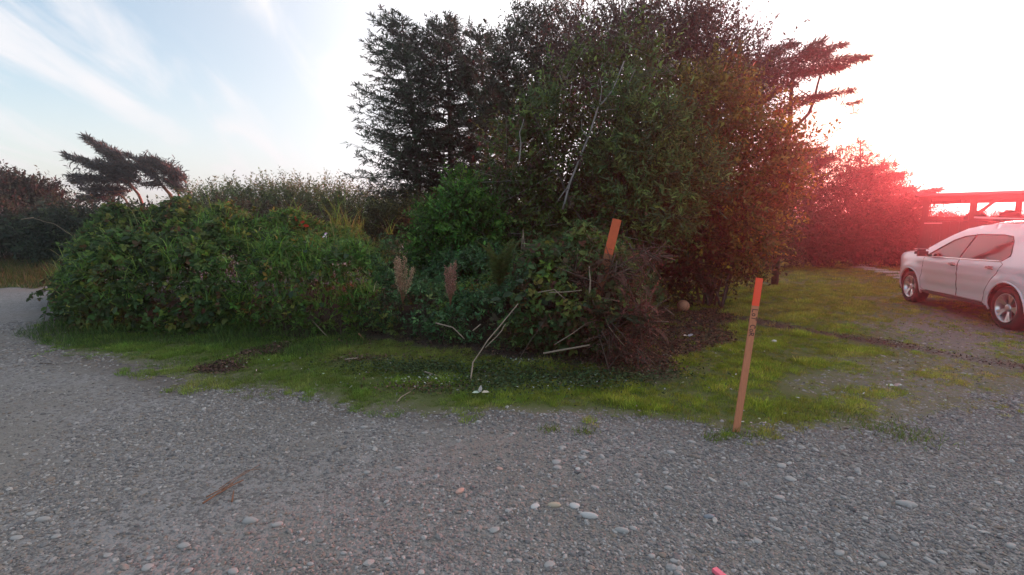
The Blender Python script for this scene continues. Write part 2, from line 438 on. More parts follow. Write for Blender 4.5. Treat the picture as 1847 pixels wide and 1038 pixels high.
# ------------------------------------------------------------------ grass blades
def scatter(n, x0, x1, y0, y1):
    return rng.uniform(x0, x1, n), rng.uniform(y0, y1, n)
def in_view(x, y, margin=0.08):
    return (np.abs(x) < (1.087 + margin) * np.maximum(y, 0.1) + 0.5)
def blades(x, y, h, w, C, lean=0.55, z0=0.0):
    n = len(x)
    D = np.stack([rng.normal(size=n) * lean, rng.normal(size=n) * lean, np.ones(n)], -1)
    th = rng.uniform(0, 6.283, n)
    N = np.stack([np.cos(th), np.sin(th), np.zeros(n)], -1)
    return np.stack([x, y, zg(x, y) + z0], -1), D, N, h, w, C
gr = Leaves()
def tuft_mesh(seed, nb, rad, hmin, hmax, w):
    r_ = np.random.default_rng(seed)
    rr = rad * np.sqrt(r_.uniform(size=nb)); th = r_.uniform(0, 6.283, nb)
    P0 = np.stack([rr * np.cos(th), rr * np.sin(th), np.full(nb, -.004)], -1)
    D = np.stack([np.cos(th) * rr / rad * .55 + r_.normal(size=nb) * .35, np.sin(th) * rr / rad * .55 + r_.normal(size=nb) * .35, np.ones(nb)], -1)
    t2 = r_.uniform(0, 6.283, nb)
    L = Leaves(); c = np.clip(1 + .22 * r_.normal(size=(nb, 1)), .5, 1.6) * np.ones((1, 3))
    L.add(P0, D, np.stack([np.cos(t2), np.sin(t2), np.zeros(nb)], -1), r_.uniform(hmin, hmax, nb), w, c)
    P_, D_, N_, L_, W_, C_ = L.cat(); T, Fc = BLADE
    D_ = norm(D_); S_ = norm(np.cross(N_, D_)); N_ = np.cross(D_, S_)
    V = (P_[:, None] + D_[:, None] * (T[None, :, 0:1] * L_[:, None, None]) + S_[:, None] * (T[None, :, 1:2] * W_[:, None, None]) + N_[:, None] * (T[None, :, 2:3] * L_[:, None, None])).reshape(-1, 3)
    F_ = (Fc[None] + (np.arange(nb) * 5)[:, None, None]).reshape(-1, 3)
    me = mesh_np('tuft', V, F_, 3, np.repeat(C_, 5, 0)); me.materials.append(M['tuft'])
    return bpy.data.objects.new('tuft', me)          # geometry for the node tree only, not linked to the scene
mt_, t_ = mat('grass_tuft')
a1 = _mk(t_, 'ShaderNodeAttribute', attribute_name='col'); a2 = _mk(t_, 'ShaderNodeAttribute', attribute_name='tint', attribute_type='INSTANCER')
mu = _mk(t_, 'ShaderNodeVectorMath', operation='MULTIPLY', ins={0: a1.outputs['Color'], 1: a2.outputs['Color']})
p_ = _mk(t_, 'ShaderNodeBsdfPrincipled', ins={'Base Color': mu.outputs[0], 'Roughness': .5, 'Specular IOR Level': .2})
tr_ = _mk(t_, 'ShaderNodeBsdfTranslucent', ins={'Color': mu.outputs[0]})
mx_ = _mk(t_, 'ShaderNodeMixShader', ins={0: .45, 1: p_.outputs[0], 2: tr_.outputs[0]}); _mk(t_, 'ShaderNodeOutputMaterial', ins={0: mx_.outputs[0]})
M['tuft'] = mt_
def instance_on(name, pts, scl, rot, tint, variants):
    me = bpy.data.meshes.new(name); me.vertices.add(len(pts)); me.vertices.foreach_set('co', pts.astype(np.float32).ravel())
    for nm, arr in (('scl', scl), ('rot', rot)):
        a = me.attributes.new(nm, 'FLOAT_VECTOR', 'POINT'); a.data.foreach_set('vector', arr.astype(np.float32).ravel())
    if tint is not None:
        a = me.attributes.new('tint', 'FLOAT_COLOR', 'POINT'); c4 = np.ones((len(pts), 4), np.float32); c4[:, :3] = tint; a.data.foreach_set('color', c4.ravel())
    me.update()
    o = bpy.data.objects.new(name, me); COL.objects.link(o)
    ng = bpy.data.node_groups.new(name, 'GeometryNodeTree')
    ng.interface.new_socket('Geometry', in_out='INPUT', socket_type='NodeSocketGeometry'); ng.interface.new_socket('Geometry', in_out='OUTPUT', socket_type='NodeSocketGeometry')
    gi = ng.nodes.new('NodeGroupInput'); go = ng.nodes.new('NodeGroupOutput')
    m2p = ng.nodes.new('GeometryNodeMeshToPoints'); ng.links.new(gi.outputs[0], m2p.inputs['Mesh'])
    iop = ng.nodes.new('GeometryNodeInstanceOnPoints'); ng.links.new(m2p.outputs[0], iop.inputs['Points'])
    g2i = ng.nodes.new('GeometryNodeGeometryToInstance')
    for v in variants(ng): ng.links.new(v, g2i.inputs[0])
    ng.links.new(g2i.outputs[0], iop.inputs['Instance']); iop.inputs['Pick Instance'].default_value = True
    rv_ = _mk(ng, 'FunctionNodeRandomValue', data_type='INT')
    for s_ in rv_.inputs:
        if s_.name == 'Max' and s_.type == 'INT': s_.default_value = 2
        if s_.name == 'Min' and s_.type == 'INT': s_.default_value = 0
    ng.links.new([q for q in rv_.outputs if q.type == 'INT'][0], iop.inputs['Instance Index'])
    for nm_, sock in (('scl', 'Scale'), ('rot', 'Rotation')):
        na = _mk(ng, 'GeometryNodeInputNamedAttribute', data_type='FLOAT_VECTOR'); na.inputs['Name'].default_value = nm_
        ng.links.new([q for q in na.outputs if q.type == 'VECTOR' and q.enabled][0], iop.inputs[sock])
    ng.links.new(iop.outputs[0], go.inputs[0])
    md = o.modifiers.new(name, 'NODES'); md.node_group = ng
    return o
tufts = [tuft_mesh(60 + i, 34, .055, .022, .062, .0045) for i in range(3)]
def tuft_variants(ng):
    for t in tufts:
        oi = ng.nodes.new('GeometryNodeObjectInfo'); oi.inputs['Object'].default_value = t; yield oi.outputs['Geometry']
TP, TS, TC = [], [], []
for (n, y0, y1, s0) in ((46000, 3.2, 7.0, .85), (46000, 7.0, 13.0, 1.15), (26000, 13.0, 25.0, 1.7)):
    x, y = scatter(n, -1.15 * y1 - 0.5, 1.2 * y1, y0, y1)
    lm = lawn_mask(x, y); b = sbare(x, y); dr = sdrive(x, y); rt = srut(x, y); lt = slit(x, y)
    tf = field(x, y, 6.0, 3); pt = field(x + 9, y - 4, 1.3, 3)
    p = np.clip(lm * 1.7 + 0.30 + .35 * tf, 0, 1) * np.clip(.80 + .5 * pt + .4 * tf, .12, 1)
    p *= np.clip(1 - (b + 0.30 - .5 * tf) * 1.0, 0.5, 1) * np.clip(1 - (dr + 0.20 - .4 * tf) * 1.3, 0.32, 1)
    p *= np.where(rt > 0.0, 0.06, 1) * np.where(lt > -0.05, 0.07, 1) * np.where(sdf(x, y, FOOTP) > .12 + .12 * tf, .04, 1)
    k = (rng.uniform(size=n) < p) & in_view(x, y)
    x, y, lm, b, tf, pt, dr = (q[k] for q in (x, y, lm, b, tf, pt, dr)); n = len(x)
    s = s0 * (0.8 + .45 * np.clip(tf, -.7, 1.2)) * rng.uniform(.6, 1.35, n) * np.where(lm < .25, .8, 1) * np.where((b > -.2) | (dr > -.2), .7, 1)
    left = np.clip((1.2 - x) / 3.0, 0, 1)[:, None]
    C = palette(n, [(0.17, 0.235, 0.03), (0.21, 0.26, 0.04), (0.13, 0.20, 0.03), (0.28, 0.27, 0.08)], (4, 4, 3, 1.0), 0.16)
    Cl = palette(n, [(0.12, 0.20, 0.04), (0.095, 0.165, 0.036), (0.15, 0.21, 0.05)], None, 0.16)
    Cd = palette(n, [(0.30, 0.25, 0.09), (0.24, 0.22, 0.065), (0.34, 0.28, 0.13)], None, 0.16)
    dry = (np.clip(0.6 * pt + 0.05 + np.clip((x - 3.5) / 12, 0, 0.35) + np.clip(b + .4, 0, .45), 0, 1) * rng.uniform(.2, 1.0, n))[:, None]
    C = C * (1 - left) + Cl * left; C = C * (1 - dry) + Cd * dry
    TC.append(C * 1.32 * np.array([1.06, 1.0, .9]) * np.clip(0.95 + 0.35 * tf, .55, 1.4)[:, None]); TP.append(np.stack([x, y, zg(x, y) + .004], -1)); TS.append(np.stack([s * rng.uniform(.9, 1.3, n), s, s * rng.uniform(.7, 1.3, n)], -1))
TP, TS, TC = np.vstack(TP), np.vstack(TS), np.vstack(TC)
tag(instance_on('turf', TP, TS, np.stack([rng.normal(size=len(TP)) * .1, rng.normal(size=len(TP)) * .1, rng.uniform(0, 6.283, len(TP))], -1), TC, tuft_variants),
    'short tufted grass of the lawn, olive green with dry and bare patches', 'grass', kind='stuff')
# taller grass along the foot of the brambles
FOOT = G([(112, 596), (200, 612), (330, 612), (460, 622), (560, 625)])
x, y = scatter(60000, -10, 0, 5, 10)
k = (poly_dist(x, y, FOOT, False) < 0.55 + 0.25 * field(x, y, 2.0, 3)) & (rng.uniform(size=len(x)) < 0.8)
x, y = x[k], y[k]; n = len(x)
gr.add(*blades(x, y, rng.uniform(0.06, 0.30, n) * (0.7 + 0.5 * np.clip(field(x, y, 3, 2), -.5, 1)), 0.006, palette(n, [(0.085, 0.15, 0.035), (0.12, 0.19, 0.045), (0.06, 0.11, 0.03)]), 0.4))
# single tufts at the gravel edge
for (a, b, r_) in ((1335, 788, .11), (1290, 795, .06), (1420, 748, .2), (1500, 745, .15), (1640, 790, .14), (1580, 770, .2), (860, 715, .16), (880, 722, .12),
                   (1130, 735, .2), (1230, 752, .15), (450, 690, .2), (330, 655, .2), (990, 775, .05), (1055, 780, .05), (1270, 700, .2), (1100, 700, .15)):
    c = gp(a, b); n = int(1300 * r_)
    x = c.x + rng.normal(size=n) * r_ * .9; y = c.y + rng.normal(size=n) * r_ * .6
    gr.add(*blades(x, y, rng.uniform(0.03, 0.08, n), 0.0045, palette(n, [(0.13, 0.20, 0.03), (0.10, 0.165, 0.03), (0.17, 0.23, 0.045)]), 0.55))
g_o = gr.build('edge_grass', BLADE, M['blade'])
tag(g_o, 'taller grass at the foot of the brambles and tufts along the gravel edge', 'grass', kind='stuff')

# tall rough grass on the far verge at the left
vg = Leaves()
x, y = scatter(26000, -26, -11, 12, 21)
k = (sdf(x, y, FARGRASS) + .3 * field(x, y, 1.5, 3) > -0.1)
x, y = x[k], y[k]; n = len(x)
hh = (0.12 + 0.30 * np.clip((y - 12.8) / 4, 0, 1)) * rng.uniform(.5, 1.5, n)
vg.add(*blades(x, y, hh, 0.02, palette(n, [(0.09, 0.12, 0.03), (0.16, 0.13, 0.06), (0.06, 0.09, 0.025), (0.20, 0.14, 0.075)], (4, 1.4, 3, 1)), 0.3))
tag(vg.build('rough_grass', BLADE, M['blade']), 'rough green and straw grass on the far verge beyond the gravel', 'grass', kind='stuff')

# ------------------------------------------------------------------ plants: builders
def npv(v): return np.array(tuple(v), float)
def blob(px, py, Y, r, ry=None, rd=None):
    """ellipsoid that shows r photo pixels wide and ry high at depth Y -> centre, radii in metres"""
    s = 1.0 / pxscale(Y)
    ry = r if ry is None else ry
    rw = r * s
    return npv(at(px, py, Y)), np.array([rw, (rd if rd else min(rw, 1.6 + 0.25 * rw)), ry * s])
def twig_foliage(LV, blobs, n_twigs, k, twig_len, leaf_len, leaf_w, pal, wts=None, up=0.25, shell=0.55, droop=0.0, grav=None, jit=0.25, upleaf=0.6, bias=None, tubes=None, twig_r=0.004, tube_share=0.0):
    """leaves set along short twigs that grow outwards from lumpy ellipsoids"""
    vol = np.array([np.prod(b[1]) ** (2 / 3) for b in blobs]); vol /= vol.sum()
    idx = rng.choice(len(blobs), n_twigs, p=vol)
    C = np.array([b[0] for b in blobs])[idx]; Rr = np.array([b[1] for b in blobs])[idx]
    d = rdir(n_twigs)
    lump = 1 + 0.22 * np.sin(d @ np.array([5.1, 2.3, 4.0]) + idx * 1.7) + 0.14 * np.sin(d @ np.array([-7.0, 8.0, 9.0]) + idx)
    rad = (shell + (1 - shell) * rng.uniform(size=n_twigs) ** 0.6) * lump
    P0 = C + d * Rr * rad[:, None]
    ok = P0[:, 2] > 0.05
    P0, d, idx = P0[ok], d[ok], idx[ok]; n = len(P0)
    T = norm(d + rng.normal(size=(n, 3)) * 0.55 + np.array([0, 0, up]) + (0 if bias is None else np.array(bias)))
    TL = twig_len * rng.uniform(0.5, 1.4, n)
    t = (np.arange(k) + 0.5) / k
    P = P0[:, None] + T[:, None] * (TL[:, None, None] * t[None, :, None])
    P[..., 2] -= droop * (TL[:, None] * t[None]) ** 2
    side = norm(np.cross(T, rdir(n)))
    sgn = np.where(np.arange(k) % 2 == 0, 1.0, -1.0)
    D = T[:, None] * 0.6 + side[:, None] * sgn[None, :, None] * 0.8 + rng.normal(size=(n, k, 3)) * 0.35
    if grav: D[..., 2] -= grav
    N = rng.normal(size=(n, k, 3)) * 0.6 + np.array([0, 0, upleaf]) + d[:, None] * 0.4
    tint = palette(n, pal, wts, jit)
    Cc = np.repeat(tint, k, 0) * (1 + 0.15 * rng.normal(size=(n * k, 1)))
    L = leaf_len * rng.uniform(0.55, 1.25, n * k)
    P = P.reshape(-1, 3); D = D.reshape(-1, 3); N = N.reshape(-1, 3)
    keep = P[:, 2] > 0.02
    LV.add(P[keep], D[keep], N[keep], L[keep], (L * leaf_w)[keep], np.clip(Cc, 0.004, .9)[keep])
    if tubes is not None and tube_share > 0:
        for i in range(0, n, max(1, int(1 / tube_share))):
            tubes.add(np.stack([P0[i] - T[i] * TL[i] * 1.2, P0[i], P0[i] + T[i] * TL[i]]), twig_r * 1.5, twig_r * 0.6, 4)
def pads(LV, segs, n_per_m, L, w, pal, wts=None, spread=0.5, jit=0.25, taper=True):
    """flat, combed sprays of needles along axes (p0, p1, half thickness)"""
    for p0, p1, th in segs:
        p0, p1 = np.array(p0, float), np.array(p1, float)
        ax = p1 - p0; Lx = np.linalg.norm(ax); ax /= Lx
        n = int(n_per_m * Lx * (th / 0.3))
        t = rng.uniform(size=n) ** 1.15
        rr = th * ((1 - t) ** 0.7 * 0.9 + 0.12 if taper else np.ones(n))
        o = rng.normal(size=(n, 3)) * 0.5; o[:, 2] *= 0.55
        q_ = np.round(rng.uniform(-1, 1, n) * 2.4) / 2.4 * 0.7      # layers
        o[:, 2] += q_ * 0.8
        P = p0 + ax * (t * Lx)[:, None] + o * rr[:, None]
        P += ax * (np.abs(o[:, :1]) * -0.2)
        D = ax + rng.normal(size=(n, 3)) * spread
        N = rng.normal(size=(n, 3)) * 0.5 + np.array([0, 0, 1])
        LV.add(P, D, N, L * rng.uniform(.5, 1.3, n), w, palette(n, pal, wts, jit))
def conifer(root, base, top, z0, rmax, lv_step, pal, wind=(0, 0, 0), per=5, twig=0.42, dens=1.0, skew=None, bark='bark', prof=None, trunk_r=0.13, needle=0.13):
    """trunk, whorled limbs and drooping sprays of needles; returns nothing, adds parts to root"""
    base, top = npv(base), npv(top)
    H = top[2] - base[2]
    tb = Tubes(); lb = Tubes(); LV = Leaves()
    tr = bend(base, top, 9, 0.012)
    tb.add(tr, trunk_r, 0.02, 8)
    tz = np.linspace(0, 1, 9)
    z = z0
    while z < H * 0.985:
        f = z / H
        c = np.array([np.interp(f, tz, tr[:, i]) for i in range(3)])
        frac = (z - z0) / (H - z0)
        rl = rmax * (prof(frac) if prof else (1 - frac) ** 0.75 * min(1, 0.55 + 2 * frac))
        for b in range(per):
            a = rng.uniform(0, 2 * math.pi)
            L = max(0.15, rl * rng.uniform(0.55, 1.15))
            if skew: L *= 1 + skew[0] * math.cos(a - skew[1])
            d0 = np.array([math.cos(a), math.sin(a), rng.uniform(-0.05, 0.35) + 0.5 * frac]) + np.array(wind)
            d0 /= np.linalg.norm(d0)
            m = 6
            s = np.linspace(0, 1, m)
            pts = c + d0 * (s * L)[:, None]
            pts[:, 2] -= 0.28 * L * (s ** 1.5) - 0.22 * L * s ** 3
            lb.add(pts, max(0.008, 0.018 * L / 1.5), 0.004, 4)
            nt_ = max(3, int(L / 0.10 * dens))
            tt = rng.uniform(0.12, 1.0, nt_)
            P0 = np.stack([np.interp(tt, s, pts[:, i]) for i in range(3)], -1)
            dd = norm(np.gradient(pts, axis=0)); dl = np.stack([np.interp(tt, s, dd[:, i]) for i in range(3)], -1)
            sd_ = norm(np.cross(dl, np.array([0, 0, 1.0]))) * np.where(rng.uniform(size=nt_) < .5, 1, -1)[:, None]
            T = norm(dl * 0.9 + sd_ * rng.uniform(.3, 1.0, nt_)[:, None] + np.stack([np.zeros(nt_), np.zeros(nt_), rng.uniform(-.55, .12, nt_)], -1))
            TL = twig * (1.05 - 0.65 * tt) * rng.uniform(.5, 1.3, nt_) * min(1, 0.45 + L / 1.5)
            kk = 7
            u = (np.arange(kk) + .3) / kk
            P = P0[:, None] + T[:, None] * (TL[:, None, None] * u[None, :, None]); P[..., 2] -= 0.25 * TL[:, None] * u[None] ** 2
            D = T[:, None] + rng.normal(size=(nt_, kk, 3)) * 0.45
            N = rng.normal(size=(nt_, kk, 3)) * .4 + np.array([0, 0, 1.0])
            nn = nt_ * kk
            LV.add(P.reshape(-1, 3), D.reshape(-1, 3), N.reshape(-1, 3), needle * rng.uniform(.6, 1.3, nn), 0.030, np.repeat(palette(nt_, pal, None, .25), kk, 0))
        z += lv_step * rng.uniform(.7, 1.3)
    tb.build('trunk', M[bark], root); lb.build('branches', M[bark], root); LV.build('needles', NEEDLE, M['needle'], root)
def plant(name, label, cat, loc, group=None):
    return empty(name, Vector((loc[0], loc[1], 0)), label, cat, group)

SPR = [(0.036, 0.058, 0.034), (0.048, 0.07, 0.044), (0.056, 0.05, 0.042), (0.03, 0.048, 0.028)]
DARK = [(0.028, 0.042, 0.022), (0.02, 0.032, 0.018), (0.04, 0.045, 0.024)]
PURP = [(0.085, 0.045, 0.042), (0.065, 0.04, 0.036), (0.055, 0.055, 0.03), (0.11, 0.06, 0.04)]

# ------------------------------------------------------------------ the tall spruces at the left of the thicket
for (bx, by, tx, ty, Y, z0, rm, lab, sk, pf) in (
        (775, 470, 712, 36, 16.0, 2.6, 1.75, 'tall dark spruce with a leaning pointed top, outermost on the left of the thicket', (0.35, math.pi), None),
        (822, 470, 794, 36, 16.6, 2.6, 1.95, 'tall dark spruce with the highest forked tip, middle one of three', (0.1, math.pi), None),
        (878, 470, 872, 46, 16.2, 2.6, 1.9, 'dark spruce crowded against the broad thicket, right one of the three spruces', (0.1, 0), None)):
    b = at(bx, by, Y); b.z = 0
    r_ = plant('spruce_tree', lab, 'tree', b, 'tall spruces at the left of the thicket')
    conifer(r_, b, at(tx, ty, Y), z0, rm, 0.15, SPR, per=8, dens=1.5, twig=.46, needle=.15, skew=sk, prof=lambda f: (1 - f) ** 0.48 * min(1, 0.75 + 1.2 * f) + 0.10)

# ------------------------------------------------------------------ broad thicket
def broadleaf(name, lab, foot, Y, blobs, n, k, tl, ll, lw, pal, wts=None, limbs=(), tr=0.06, tmpl=LEAF4, bark='bark', part='leaves', **kw):
    b = at(foot[0], foot[1], Y); b.z = 0
    r_ = plant(name, lab, 'tree' if 'tree' in name else 'bush', b)
    tb = Tubes()
    for l in limbs:
        pts = [npv(b) if p is None else npv(at(*p)) for p in l[0]]
        path = np.vstack([bend(pts[i], pts[i + 1], 4, 0.03)[(0 if i == 0 else 1):] for i in range(len(pts) - 1)])
        tb.add(path, l[1], l[2], 6)
    LV = Leaves()
    tw = Tubes()
    for bl in blobs:        # a limb to each clump of leaves
        c = bl[0]
        tb.add(bend(npv(b) + rng.normal(size=3) * [.15, .15, 0], c, 7, 0.05, 0.04), tr * 0.5, 0.008, 5)
    twig_foliage(LV, blobs, n, k, tl, ll, lw, pal, wts, tubes=tw, tube_share=kw.pop('tube_share', 0.12), **kw)
    tb.build('trunk', M[bark], r_)
    if tw.V: tag(tw.build('twigs', M[bark], r_), kind='stuff')
    LV.build(part, tmpl, M['leaf'], r_)
    return r_
B = blob
# dark round pine behind, top left of the thicket
b = at(985, 480, 13.6); b.z = 0
r_ = plant('pine_tree', 'dark dense pine with a rounded crown just right of the spruces', 'tree', b)
tb = Tubes().add(bend(b, at(960, 60, 13.6), 8, .02), .12, .03, 8); tb.build('trunk', M['bark'], r_)
LV = Leaves()
twig_foliage(LV, [B(960, 115, 13.6, 68), B(925, 160, 13.6, 50), B(1005, 75, 13.6, 62), B(905, 225, 13.6, 45), B(950, 66, 13.6, 34, 40), B(985, 190, 13.6, 60), B(955, 38, 13.6, 13, 28), B(920, 300, 13.6, 45)],
             2900, 9, .34, .14, .22, [(0.03, 0.042, 0.026), (0.04, 0.05, 0.03), (0.045, 0.04, 0.03)], up=.35, shell=.45)
LV.build('needles', NEEDLE, M['needle'], r_)
# purple brown twiggy crown
broadleaf('alder_tree', 'brown purple alder with many bare twigs, highest crown in the middle of the thicket', (1110, 480), 12.2,
          [B(1065, 105, 12.2, 80), B(1120, 62, 12.2, 62), B(1185, 105, 12.2, 80), B(1235, 62, 12.2, 58), B(1290, 92, 12.2, 62), B(1335, 130, 12.2, 58), B(1260, 160, 12.2, 85), B(1150, 25, 12.2, 40), B(1255, 25, 12.2, 34), B(1350, 185, 12.2, 60), B(1090, 180, 12.2, 70)],
          2700, 7, .6, .09, .55, PURP, None, up=.55, shell=.35, tube_share=0.6, twig_r=0.006)
# bare grey-purple twigs that show at its top
# big green alder in front with grey stems
broadleaf('alder_tree', 'green alder with a long pale grey forked stem, in front of the brown crown', (985, 470), 9.3,
          [B(1000, 225, 9.3, 40), B(940, 290, 9.3, 56), B(1020, 310, 9.3, 62), B(1095, 245, 9.3, 45), B(1065, 385, 9.3, 80), B(960, 385, 9.3, 70), B(1130, 310, 9.3, 60), B(1150, 400, 9.3, 75), B(915, 370, 9.3, 45), B(1015, 150, 9.3, 26), B(1085, 130, 9.3, 30), B(1150, 180, 9.3, 36), B(1180, 120, 9.3, 28), B(1130, 75, 9.3, 22), B(970, 200, 9.3, 24), B(1045, 90, 9.3, 18)],
          4700, 9, .42, .088, .58, [(0.07, 0.105, 0.03), (0.052, 0.08, 0.026), (0.11, 0.14, 0.036), (0.085, 0.062, 0.034), (0.075, 0.05, 0.04)], (4, 3, 2, 2, 1.5), up=.3, shell=.55,
          limbs=(([(1015, 378, 8.5), (1028, 330, 8.45), (1060, 250, 8.4), (1080, 195, 8.4), (1105, 165, 8.45), (1126, 112, 8.5)], .022, .010), ([(1080, 195, 8.4), (1086, 165, 8.4), (1082, 140, 8.4)], .009, .004),
                 ([(1088, 200, 8.4), (1112, 196, 8.4), (1130, 182, 8.4)], .007, .003), ([(1060, 250, 8.4), (1049, 232, 8.35), (1050, 215, 8.3)], .008, .004), ([(1006, 362, 8.5), (1022, 340, 8.45), (1032, 320, 8.42)], .010, .006),
                 ([(935, 300, 8.3), (940, 262, 8.3), (937, 240, 8.3), (946, 214, 8.3)], .012, .005)), bark='grey_bark')
# willow, light green
broadleaf('willow_tree', 'light green willow with narrow upturned leaves, right of the pale forked stem', (1150, 480), 8.6,
          [B(1120, 190, 8.6, 26), B(1160, 235, 8.6, 36), B(1185, 290, 8.6, 52), B(1130, 330, 8.6, 45), B(1235, 315, 8.6, 55), B(1190, 370, 8.6, 55), B(1105, 290, 8.6, 34), B(985, 190, 8.6, 18), B(1215, 215, 8.6, 26), B(1130, 150, 8.6, 16)],
          1900, 10, .38, .11, .26, [(0.10, 0.165, 0.055), (0.075, 0.13, 0.05), (0.13, 0.19, 0.055), (0.055, 0.09, 0.045)], up=.6, shell=.6, upleaf=.3, tmpl=LEAF6)
# yellowing bush at the right edge of the thicket
broadleaf('alder_tree', 'yellowing olive leafed alder at the right corner of the thicket over the lawn', (1290, 500), 9.6,
          [B(1250, 240, 9.6, 88), B(1325, 290, 9.6, 78), B(1290, 360, 9.6, 85), B(1340, 405, 9.6, 62), B(1375, 310, 9.6, 52), B(1320, 455, 9.6, 48), B(1405, 260, 9.6, 46), B(1290, 190, 9.6, 60), B(1265, 440, 9.6, 55), B(1400, 335, 9.6, 38)],
          4500, 8, .42, .09, .55, [(0.11, 0.11, 0.026), (0.085, 0.08, 0.024), (0.15, 0.15, 0.034), (0.12, 0.07, 0.03), (0.06, 0.075, 0.024), (0.30, 0.22, 0.035)], (4, 4, 2.5, 2, 3, .5), up=.25, shell=.55)
# dark understorey, fill shrubs added to block light from behind
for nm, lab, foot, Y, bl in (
        ('dark_bush', 'dark bush added to block light under the alders behind the leaning board', (1080, 520), 9.9, [B(1010, 450, 9.9, 95, 75), B(1100, 450, 9.9, 95, 80), B(1190, 450, 9.9, 90, 85), B(1150, 380, 10.4, 80), B(930, 440, 10.4, 70), B(985, 420, 11.8, 90, 80), B(1060, 400, 12.2, 80, 80)]),  # rear clumps added to stop low sun passing under the crowns
        ('dark_bush', 'dark reddish bush added to block light in the shaded hollow behind the ball', (1260, 520), 9.9, [B(1240, 455, 9.7, 62, 75), B(1290, 420, 10.2, 70), B(1330, 440, 10.4, 60), B(1220, 400, 10.4, 80), B(1370, 420, 12.2, 60, 60)])):
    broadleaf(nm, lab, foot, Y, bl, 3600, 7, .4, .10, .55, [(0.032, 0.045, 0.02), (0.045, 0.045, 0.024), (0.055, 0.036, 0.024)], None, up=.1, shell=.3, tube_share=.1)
# big single leaves hanging at the outer edge of the thicket
# wind-swept pine reaching out to the right
Y = 13.0
b = at(1400, 470, Y); b.z = 0
r_ = plant('pine_tree', 'wind swept pine with flat layered crown reaching out to the right over the bushes', 'tree', b)
tb = Tubes()
P_ = lambda x, y, d=0.0: npv(at(x, y, Y + d))
tb.add(np.vstack([bend(b, P_(1424, 250), 5, .02), bend(P_(1424, 250), P_(1428, 170), 4, .02)[1:], bend(P_(1428, 170), P_(1430, 130), 3, .02)[1:]]), .10, .035, 7)
tb.add(np.vstack([bend(P_(1424, 240), P_(1462, 205), 4, .03), bend(P_(1462, 205), P_(1480, 130), 4, .02)[1:]]), .055, .025, 6)
tb.add(bend(P_(1470, 180), P_(1440, 160), 4, .04), .025, .012, 5)
tb.add(bend(P_(1468, 175), P_(1510, 165), 4, .04), .022, .008, 5)
tb.add(bend(P_(1430, 140), P_(1500, 118), 4, .03), .03, .012, 5)
tb.add(bend(P_(1480, 135), P_(1550, 105), 4, .03), .022, .008, 5)
tb.build('trunk', M['bark'], r_)
LV = Leaves()
seg = []
for (x0, y0, x1, y1, th) in ((1370, 145, 1470, 125, .34), (1400, 120, 1500, 95, .30), (1440, 135, 1530, 120, .22), (1470, 115, 1568, 103, .20), (1380, 100, 1440, 78, .22), (1440, 100, 1490, 70, .2), (1460, 95, 1530, 80, .16),
                             (1330, 150, 1400, 100, .30), (1390, 165, 1440, 150, .20), (1425, 182, 1500, 172, .13), (1465, 176, 1545, 163, .12), (1525, 190, 1556, 183, .05), (1440, 190, 1475, 184, .08), (1400, 210, 1430, 190, .2), (1385, 250, 1425, 225, .25), (1340, 200, 1395, 170, .3), (1535, 205, 1548, 202, .03)):
    for j in range(2):
        dd = rng.uniform(-.8, .8)
        seg.append((P_(x0, y0, dd), P_(x1, y1, dd + rng.uniform(-.3, .3)), th))
pads(LV, seg, 400, .17, .028, [(0.05, 0.032, 0.032), (0.042, 0.034, 0.028), (0.06, 0.04, 0.034)], spread=.6)  # maroon needle tones carry part of the red flare tint
LV.build('needles', NEEDLE, M['needle'], r_)

# ------------------------------------------------------------------ evergreen hedge at the back of the lawn
HP = [(0.05, 0.035, 0.025), (0.04, 0.036, 0.022), (0.06, 0.04, 0.028), (0.035, 0.03, 0.02)]  # reddish brown needles, part of the flare tint mixed into the colour
Y = 20.0
b = at(1545, 470, Y); b.z = 0
r_ = plant('spruce_tree', 'small pointed spruce rising above the hedge at the back of the lawn', 'tree', b)
conifer(r_, b, at(1546, 262, Y), 2.2, 1.9, 0.22, HP, per=6, wind=(.25, 0, .1), prof=lambda f: (1 - f) ** .9 + .08, trunk_r=.1)
def hedge_tree(name, lab, foot, Y, segpx, blobs_, n_twigs, pal=HP):
    b = at(foot, 470, Y); b.z = 0
    r_ = plant(name, lab, 'bush' if 'bush' in name else 'tree', b, 'evergreens along the back of the lawn')
    tb = Tubes()
    LV = Leaves()
    for bl in blobs_:
        tb.add(bend(b, bl[0], 6, .04), .05, .012, 5)
    sg = []
    for (x0, y0, x1, y1, th) in segpx:
        for j in range(3):
            dd = rng.uniform(-1, .6)
            sg.append((npv(at(x0, y0, Y + dd)), npv(at(x1, y1, Y + dd)), th))
    if sg: pads(LV, sg, 420, .22, .04, pal, spread=.35)
    twig_foliage(LV, blobs_, n_twigs, 8, .45, .17, .22, pal, shell=.5, up=.1, bias=(.35, 0, .15))
    tb.build('trunk', M['bark'], r_); LV.build('needles', NEEDLE, M['needle'], r_)
hedge_tree('cypress_tree', 'layered wind combed cypress with long boughs pointing right towards the shelter', 1600, 19.5,
           [(1560, 330, 1625, 315, .3), (1580, 345, 1650, 342, .22), (1590, 365, 1698, 342, .20), (1570, 380, 1670, 365, .3), (1540, 320, 1600, 300, .25), (1600, 390, 1668, 380, .3)],
           [B(1590, 380, 19.5, 55), B(1555, 350, 19.5, 50), B(1630, 405, 19.5, 48), B(1580, 430, 19.5, 60, 50), B(1650, 440, 19.5, 55, 40)], 3000)
